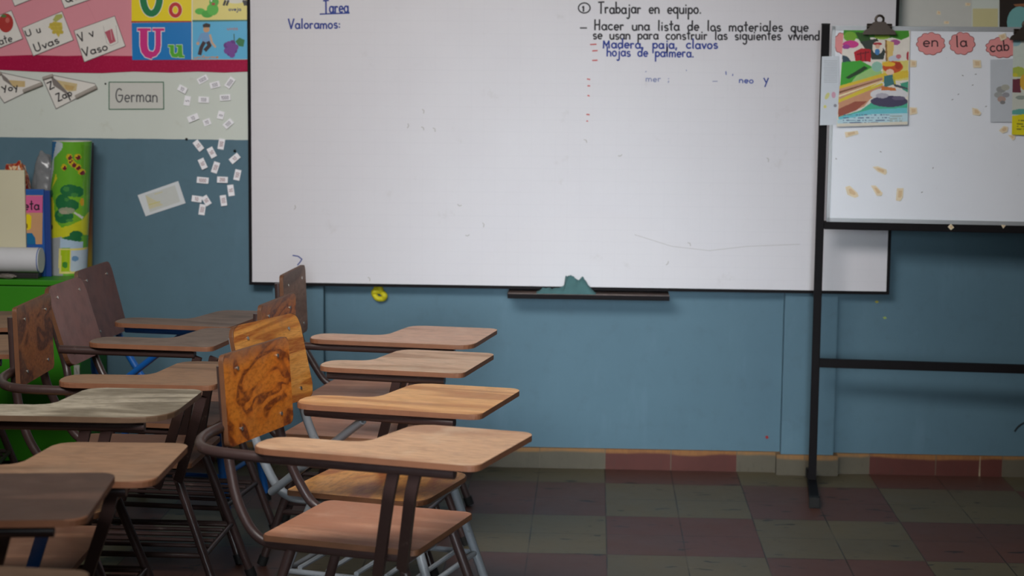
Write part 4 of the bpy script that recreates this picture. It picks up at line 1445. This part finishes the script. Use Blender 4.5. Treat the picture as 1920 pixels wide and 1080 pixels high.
scr = [(1594, 251, [(-10, -3), (14, -6), (16, 0), (-8, 7)], 'tape scrap just below the farm picture'),
       (1650, 320, [(-14, -7), (-4, -8), (12, -2), (13, 4), (10, 8), (-4, 2)], 'tape scrap alone above the row of three'),
       (1597, 361, [(-12, -10), (-4, -13), (10, 0), (13, 7), (6, 10), (-8, 4)], 'tape scrap at the left of the lower row of three'),
       (1644, 358, [(-11, -10), (-2, -10), (11, 4), (9, 9), (0, 9)], 'tape scrap in the middle of the lower row of three'),
       (1687, 364, [(-5, -11), (7, -11), (6, 6), (1, 13), (-7, 12)], 'tape scrap at the right of the lower row of three'),
       (1712, 120, [(-6, -8), (7, -6), (6, 6), (-6, 6)], 'tape scrap beside the upper right of the farm picture'),
       (1832, 119, [(-8, -7), (7, -6), (8, 8), (-7, 8)], 'square tape scrap below the pink la cloud'),
       (1712, 208, [(-7, -7), (7, -6), (8, 5), (-6, 8)], 'tape scrap beside the lower right of the farm picture'),
       (1831, 210, [(-8, -8), (2, -6), (9, 2), (6, 7), (-7, 5)], 'tape scrap beside the lower left of the grey-white sheet'),
       (1882, 243, [(-9, 2), (0, -7), (8, -5), (7, 4), (-2, 7)], 'tape scrap under the grey-white sheet'),
       (1897, 257, [(-7, -4), (7, -4), (6, 4), (2, 6)], 'tape scrap at the lower corner of the right picture'),
       (1879, 69, [(-7, -3), (6, -7), (9, 3), (-2, 8)], 'tape scrap on the pink cab cloud')]
for (x, y, pts, lab) in scr:
    bit(EP, x, y, pts, lab, 0.004 if y > 60 and x != 1879 else 0.006, 0.003, bend=0.0)
BPn = Plane(EO + en * 0.0302, en)
bit(BPn, 1783, 425.5, [(-6, 0), (0, -6), (6, 1), (0, 6)], 'diamond of tape on the black bar under the easel board', 0.0058, 0.0012)
bit(BPn, 1882, 424.5, [(-5, -3), (4, -2), (-1, 4)], 'small tape triangle on the black bar, right of the diamond', 0.0058, 0.0012)
g2 = ink((128, 126, 130))
inv = (Matrix.Translation(Vector(EO)) @ Matrix.Rotation(-EYAW, 4, 'Z')).inverted()
for (x, y) in ((1804, 141), (1831, 139), (1825, 159), (1787, 186), (1850, 199), (1650, 284), (1567, 297), (1750, 314), (1798, 176), (1730, 360)):
    a = rs.uniform(0, 3.1)
    d = Draw(EP, 0.0003)
    d.stroke([(x, y), (x + 3 * math.cos(a), y + 2 * math.sin(a))], 1.3, g2, 1)
    sm = d.build('scuff')
    sm.parent = ez
    sm.matrix_parent_inverse = inv

# paint flecks and a bit of wire on the wall
for (x, y, w, h, c, lab) in ((1644, 566, 4, 2.5, (170, 160, 60), 'yellow fleck on the blue wall under the whiteboard corner'), (1659, 596, 4, 2.5, (150, 170, 90), 'greenish fleck below the yellow fleck on the blue wall'), (1438, 820, 3.5, 3.5, (150, 40, 40), 'red sticker fleck low on the blue wall, left of the stand')):
    d = Draw(WP, 0.0006)
    d.prism([(x - w, y - h * .4), (x + w * .3, y - h), (x + w, y + h * .3), (x - w * .2, y + h)], paper(c), 1, 0.0006)
    tag(d.build('sticker_fleck'), lab, 'fleck')
wp2 = wallp(-0.006)
pts = [tuple(wp2.pt(*p)) for p in ((1902, 809), (1908, 800), (1918, 793), (1945, 786), (1975, 800))]
tag(obj('wire', tube(pts, 0.0022, rad=0.03, seg=8), BLACK, None, True), 'thin dark wire on the wall low at the right edge', 'wire')


# ------------------------------------------------------------------ tablet-arm chairs
TUBES = {'brown': tubepaint('brown', (62, 46, 44), (96, 80, 74)), 'grey': tubepaint('grey', (136, 142, 148), (90, 84, 80)), 'blue': tubepaint('blue', (22, 96, 176), (60, 70, 90))}
EDGE = {}


def edge_mat(rgb):
    return plain('ply_edge_%02x%02x%02x' % rgb, rgb, 0.6, 0.2, 30)


W = {}


def wmat(kind, seed, top=None):
    key = (kind, seed, top)
    if key in W: return W[key]
    nm = '%s_%d' % (kind, int(seed * 10))
    flat = (2.2, 16, 16)
    if kind == 'swirl':
        r = wood(nm, (116, 50, 12), (214, 118, 28), (226, 136, 42), (9, 6.5, 13), 1.3, 34, (140, 112, 96), 0.12, seed, 0.33, (2, top - 0.05, top + 0.03, 0.85) if top else None)
    elif kind == 'pine':
        r = wood(nm, (160, 84, 26), (214, 144, 64), (224, 160, 82), (9, 3.2, 34), 0.6, 22, (150, 120, 100), 0.12, seed, 0.35, (2, top - 0.03, top + 0.04, 0.5) if top else None)
    elif kind == 'darkswirl':
        r = wood(nm, (92, 46, 16), (158, 92, 40), (178, 110, 52), (9, 7, 12), 1.3, 26, (136, 118, 100), 0.3, seed, 0.42, (2, top - 0.05, top + 0.03, 0.9) if top else None)
    elif kind == 'greybrown':
        r = wood(nm, (104, 70, 52), (146, 104, 80), (160, 120, 96), (5, 3, 14), 0.8, 16, (140, 118, 104), 0.5, seed, 0.5, (2, top - 0.06, top + 0.03, 0.8) if top else None)
    elif kind == 'brownpaint':
        r = wood(nm, (96, 62, 54), (106, 68, 60), (110, 72, 64), (2, 2, 2), 0.3, 5, (128, 84, 72), 0.25, seed, 0.36)
    elif kind == 'redpaint':
        r = wood(nm, (122, 78, 68), (134, 88, 78), (138, 92, 82), (2, 2, 2), 0.3, 5, (150, 104, 94), 0.25, seed, 0.34)
    elif kind == 'pink':
        r = wood(nm, (164, 120, 90), (194, 150, 116), (206, 164, 128), flat, 0.4, 14, (210, 184, 158), 0.5, seed, 0.45)
    elif kind == 'pinklight':
        r = wood(nm, (184, 136, 108), (212, 164, 136), (222, 178, 150), flat, 0.4, 14, (222, 196, 176), 0.5, seed, 0.45)
    elif kind == 'pale':
        r = wood(nm, (178, 136, 106), (208, 170, 140), (218, 182, 154), flat, 0.4, 14, (214, 198, 178), 0.4, seed, 0.5)
    elif kind == 'honey':
        r = wood(nm, (178, 116, 60), (216, 160, 100), (224, 170, 112), flat, 0.5, 16, (206, 154, 116), 0.3, seed, 0.42)
    elif kind == 'seatbrown':
        r = wood(nm, (172, 116, 88), (200, 144, 114), (208, 152, 122), flat, 0.5, 10, (206, 174, 154), 0.3, seed, 0.42)
    elif kind == 'duskgrey':
        r = wood(nm, (80, 66, 58), (108, 90, 79), (120, 101, 90), flat, 0.4, 14, (138, 122, 110), 0.4, seed, 0.5)
    elif kind == 'seatdark':
        r = wood(nm, (98, 66, 50), (122, 86, 66), (132, 96, 74), flat, 0.5, 10, (150, 120, 100), 0.25, seed, 0.45)
    elif kind == 'greyold':
        r = wood(nm, (104, 94, 78), (146, 136, 118), (168, 158, 140), (4, 14, 14), 0.5, 18, (96, 88, 74), 0.5, seed, 0.6)
    elif kind == 'dusk':
        r = wood(nm, (100, 74, 54), (132, 100, 76), (144, 110, 84), flat, 0.4, 14, (132, 112, 92), 0.4, seed, 0.5)
    else:
        r = wood(nm, (58, 38, 31), (78, 54, 44), (86, 60, 50), flat, 0.4, 10, (98, 76, 66), 0.35, seed, 0.45)
    W[key] = r
    return r


def chair(name, x, y, th, zt, zs, yb, zb, ln, yw, hb, frame, back, tab, seat, label, round_seat=0.02, brace=False, corner=0.03, fsplay=0.14, rack='x', near_r=0.03, brace_mat=None, tabx=.437, tabx0=-.10, tyaw=0.0, loop=True, arm=None, tube0=None, ay=-.425, sx=0.0, strut=None):
    root = empty('tablet_arm_chair', (x, y, 0), math.radians(th))
    tag(root, label, 'chair', 'tablet-arm school chairs')
    fm = TUBES[frame]
    R = 0.0125
    seed = (hash_seed(name))
    # seat
    poly = round_poly([(-.195, -.19, .015), (.20, -.195, round_seat), (.20, .195, round_seat), (-.195, .19, .02)])
    obj('seat', slab(poly, 0.014, lambda u, v, w: (u, v, zs + w)), [wmat(seat, seed), edge_mat((112, 74, 50))], root)
    # tablet
    tp = [(tabx0 + .005, -.318, .045), (tabx0, -.455, .06), (tabx, -.455, near_r), (tabx + .008, -.095, .02), (tabx - .012, -.07, .02), (.150, -.07, .045), (.122, -.312, .04)]
    ct, sn_ = math.cos(math.radians(tyaw)), math.sin(math.radians(tyaw))
    tp = [(.2 + (a - .2) * ct - (b + .3) * sn_, -.3 + (a - .2) * sn_ + (b + .3) * ct, c) for a, b, c in tp]
    obj('tablet_arm', slab(list(reversed(round_poly(tp))), 0.0135, lambda u, v, w: (u, v, zt + w)), [wmat(tab, seed + 1), edge_mat((120, 78, 54) if tab != 'greyold' else (92, 70, 52))], root)
    # backrest
    l, yaw = math.radians(ln), math.radians(yw)
    bn = Vector((math.cos(yaw), math.sin(yaw), 0))          # across
    side = Vector((-math.sin(yaw), math.cos(yaw), 0))
    upv = (Vector((0, 0, 1)) * math.cos(l) - bn * math.sin(l))
    nv = side.cross(upv)
    if nv.x < 0: nv = -nv
    base = Vector((-.285, yb, zb))
    hw = 0.172
    bpoly = round_poly([(-hw, 0, corner), (hw, 0, corner), (hw, hb, corner), (-hw, hb, corner)])
    f3 = lambda u, v, w: tuple(base + side * u + upv * v + nv * (w + 0.0))
    bk = obj('backrest', slab(bpoly, 0.013, f3), [wmat(back, seed + 2, round(zb + hb, 3)), edge_mat((96, 60, 36) if back != 'brownpaint' else (104, 78, 60))], root)
    for su in (-.105, .105):
        for sv in (.035, hb - .04):
            c = base + side * su + upv * sv
            obj('bolt', tube([tuple(c + nv * 0.0002), tuple(c + nv * 0.003)], 0.005, seg=10), STEEL, bk, True)
    # seat frame: two rails that sweep up behind the seat to carry the backrest, tied at the front
    zr = zs - 0.014 - R - 0.0005
    bmf = bmesh.new()
    for s in (-1, 1):
        up0 = base + side * (s * .135) + upv * 0.03 - nv * (0.013 + R + .0006)
        up1 = base + side * (s * .135) + upv * (hb - 0.03) - nv * (0.013 + R + .0006)
        dn = up0 - upv * 0.05
        add_tube(bmf, [(.17, s * .165, zr), (-.215, s * .165, zr), (-.272, s * .162, zs + 0.06), tuple(dn), tuple(up1)], R, rad=0.07)
    add_tube(bmf, [(.165, -.165, zr), (.165, .165, zr)], R)
    add_tube(bmf, [(-.16, -.165, zr), (-.16, .165, zr)], R)
    obj('seat_frame', bmf, fm, root, True)
    # legs
    for s in (-1, 1):
        for (xt, xf) in ((.15, .15 + fsplay), (-.13, -.26)):
            a, b = Vector((xt, s * .163, zr - R * .5)), Vector((xf, s * .195, 0.005))
            e = a + (b - a) * 0.955
            lg = obj('leg', tube([tuple(a), tuple(e)], R), fm, root, True)
            obj('rubber_foot', tube([tuple(a + (b - a) * 0.93), tuple(b)], R * 1.22), BLACK, lg, True)
    # stretchers and book rack
    fr = lambda z, f: (.15 + (fsplay if f else -.0) * (1 - z / zr)) if f else (-.13 - .13 * (1 - z / zr))
    wy = lambda z: .163 + .032 * (1 - z / zr)
    st = bmesh.new()
    z1 = 0.17
    for s in (-1, 1):
        add_tube(st, [(fr(z1, 1), s * wy(z1), z1), (fr(z1, 0), s * wy(z1), z1)], 0.008)
    add_tube(st, [(fr(z1, 1), -wy(z1), z1), (fr(z1, 1), wy(z1), z1)], 0.008)
    add_tube(st, [(fr(z1, 0), -wy(z1), z1), (fr(z1, 0), wy(z1), z1)], 0.008)
    obj('stretcher', st, fm, root, True)
    rk = bmesh.new()
    if rack is None:
        rk.free()
    elif rack == 'x':
        for k in range(5):
            yy = -.12 + .06 * k
            add_tube(rk, [(fr(z1, 1), yy, z1 + 0.012), (fr(z1, 0), yy, z1 + 0.012)], 0.006, seg=8)
    else:
        for k in range(5):
            xx = fr(z1, 0) + (fr(z1, 1) - fr(z1, 0)) * (k + .5) / 5
            add_tube(rk, [(xx, -wy(z1), z1 + 0.012), (xx, wy(z1), z1 + 0.012)], 0.007, seg=8)
    if rack: obj('book_rack', rk, fm, root, True)
    # arm tube: from behind the backrest round to under the tablet
    za = zt - 0.0135 - R - 0.0006
    lt = max(0.0, (za - zb)) * math.tan(l)
    xb = -.285 - lt - .012 - 2 * R - .002
    AY = ay
    xe = tabx - .06
    if loop:
        pts = [(xb + .008, yb - .02, za), (xb + .018, -.27, za), (xb + .085, -.405, za), (-.10, AY, za), (xe, AY, za)]
    else:
        x0 = tabx0 + .03 if tube0 is None else tube0
        pts = [(x0, AY + .004, za), (x0 + .05, AY, za), (xe, AY, za)]
    obj('arm_tube', tube(pts, R, rad=0.085), TUBES[arm] if arm else fm, root, True)
    # supports
    if brace:
        bmt = fm if brace_mat is None else TUBES[brace_mat]
        o = obj('diagonal_brace', tube([(.13, AY + .005, za - R), (-.235, -.195, zr + .02)], 0.011), bmt, root, True)
    else:
        dx = -.07 if strut else 0
        for k, (xt, xbm) in enumerate(((.225 + sx + dx, .105 + sx + dx), (.275 + sx, .165 + sx))):
            obj('arm_support', tube([(xt + .012, AY, za - R * .6), (xt - .004, AY + .012, za - .06), (xbm, -.196, zr - .02 - .02 * (k == 0))], 0.01, flat=(0.011, 0.026), rad=0.05), TUBES[strut] if strut and k == 0 else fm, root)
        if brace_mat:
            o = obj('diagonal_brace', tube([(.13, AY + .005, za - R), (-.02, -.185, zr)], 0.013), TUBES[brace_mat], root, True)
            o['label'] = '%s tube brace under the tablet' % brace_mat
    return root


def hash_seed(n):
    return (sum(ord(c) * (i + 3) for i, c in enumerate(n)) % 97) * 0.37


chair('R1', -.590, -2.608, -16.0, .701, .431, .003, .628, 3.9, -1.1, .222, 'brown', 'swirl', 'pink', 'seatbrown', 'nearest chair of the right column, swirling orange wood back, pinkish tablet, brown tube frame', corner=.018)
chair('R2', -.633, -2.000, -16.4, .691, .395, -.017, .588, 13.3, -6.0, .247, 'grey', 'pine', 'honey', 'pine', 'chair with grey frame, striped yellow wood back and honey-coloured tablet and seat', round_seat=.07, brace=True, corner=.04, rack='y', fsplay=.12, tyaw=4.0, tabx0=-.055, arm="brown", loop=False)
chair('R3', -.770, -1.320, -10.0, .672, .415, .037, .575, -1.0, 1.4, .221, 'brown', 'swirl', 'pale', 'seatbrown', 'chair third from the front in the right column, orange back half hidden', corner=.02, loop=False, tabx0=.0)
chair('R4', -.791, -.794, -8.9, .669, .431, .035, .596, 2.3, 5.4, .233, 'brown', 'greybrown', 'pinklight', 'seatbrown', 'farthest chair of the right column, worn grey-brown back standing before the whiteboard', corner=.02, near_r=.06, loop=False, tube0=-.15)
chair('L1', -1.355, -1.800, -1.0, .700, .433, -.005, .633, 1.7, 1.9, .223, 'brown', 'darkswirl', 'dusk', 'seatdark', 'chair at left with a dark worn orange back in front of the green cabinet', corner=.012, tabx=.325)
chair('L2', -1.393, -1.233, -6.4, .715, .430, .045, .583, 16.7, 3.3, .259, 'brown', 'redpaint', 'duskgrey', 'seatdark', 'chair with reddish-brown painted back leaning behind the dark orange one', corner=.05, tabx=.29, loop=False, tube0=-.185)
chair('L3', -1.425, -.800, -8.5, .712, .425, .026, .590, 14.5, 4.8, .252, 'blue', 'brownpaint', 'duskgrey', 'seatbrown', 'blue-framed chair with dark brown back, farthest in the left column', corner=.03, brace=True, fsplay=.06, tabx=.31, loop=False, rack=None, ay=-.395, tabx0=-.09)
chair('L0', -1.483, -2.310, 0.2, .712, .415, 0, .625, 5.2, 0, .225, 'brown', 'darkswirl', 'greyold', 'honey', 'chair at left edge with a grey weathered tablet', near_r=.12, loop=False)
chair('M1', -1.400, -2.880, 2.1, .690, .430, 0, .625, 5.2, 0, .225, 'brown', 'darkswirl', 'dusk', 'seatdark', 'chair with light brown stained tablet and one blue strut, in front of the grey tablet', near_r=.05, loop=False, sx=.06, strut="blue")
chair('M2', -1.453, -3.368, 7.2, .723, .430, 0, .625, 5.2, 0, .225, 'brown', 'darkswirl', 'redbrown', 'seatdark', 'chair with dull reddish-brown tablet in the lower left corner, between two browner ones', near_r=.04, loop=False)
chair('M3', -1.312, -3.900, -5.7, .700, .430, 0, .625, 5.2, 0, .225, 'brown', 'darkswirl', 'dusk', 'seatdark', 'nearest chair at the bottom left corner, only its tablet edge showing', near_r=.05, loop=False)
chair('T1', -2.298, -.880, 6.5, .699, .430, 0, .625, 5.2, 0, .225, 'brown', 'darkswirl', 'dusk', 'seatdark', 'chair at far left edge, upper of two tablets poking out behind the dark orange back', loop=False)
chair('T2', -2.187, -1.380, 7.1, .695, .430, 0, .625, 5.2, 0, .225, 'brown', 'darkswirl', 'dusk', 'seatdark', 'chair at far left edge, lower of two tablets poking out behind the dark orange back', loop=False)
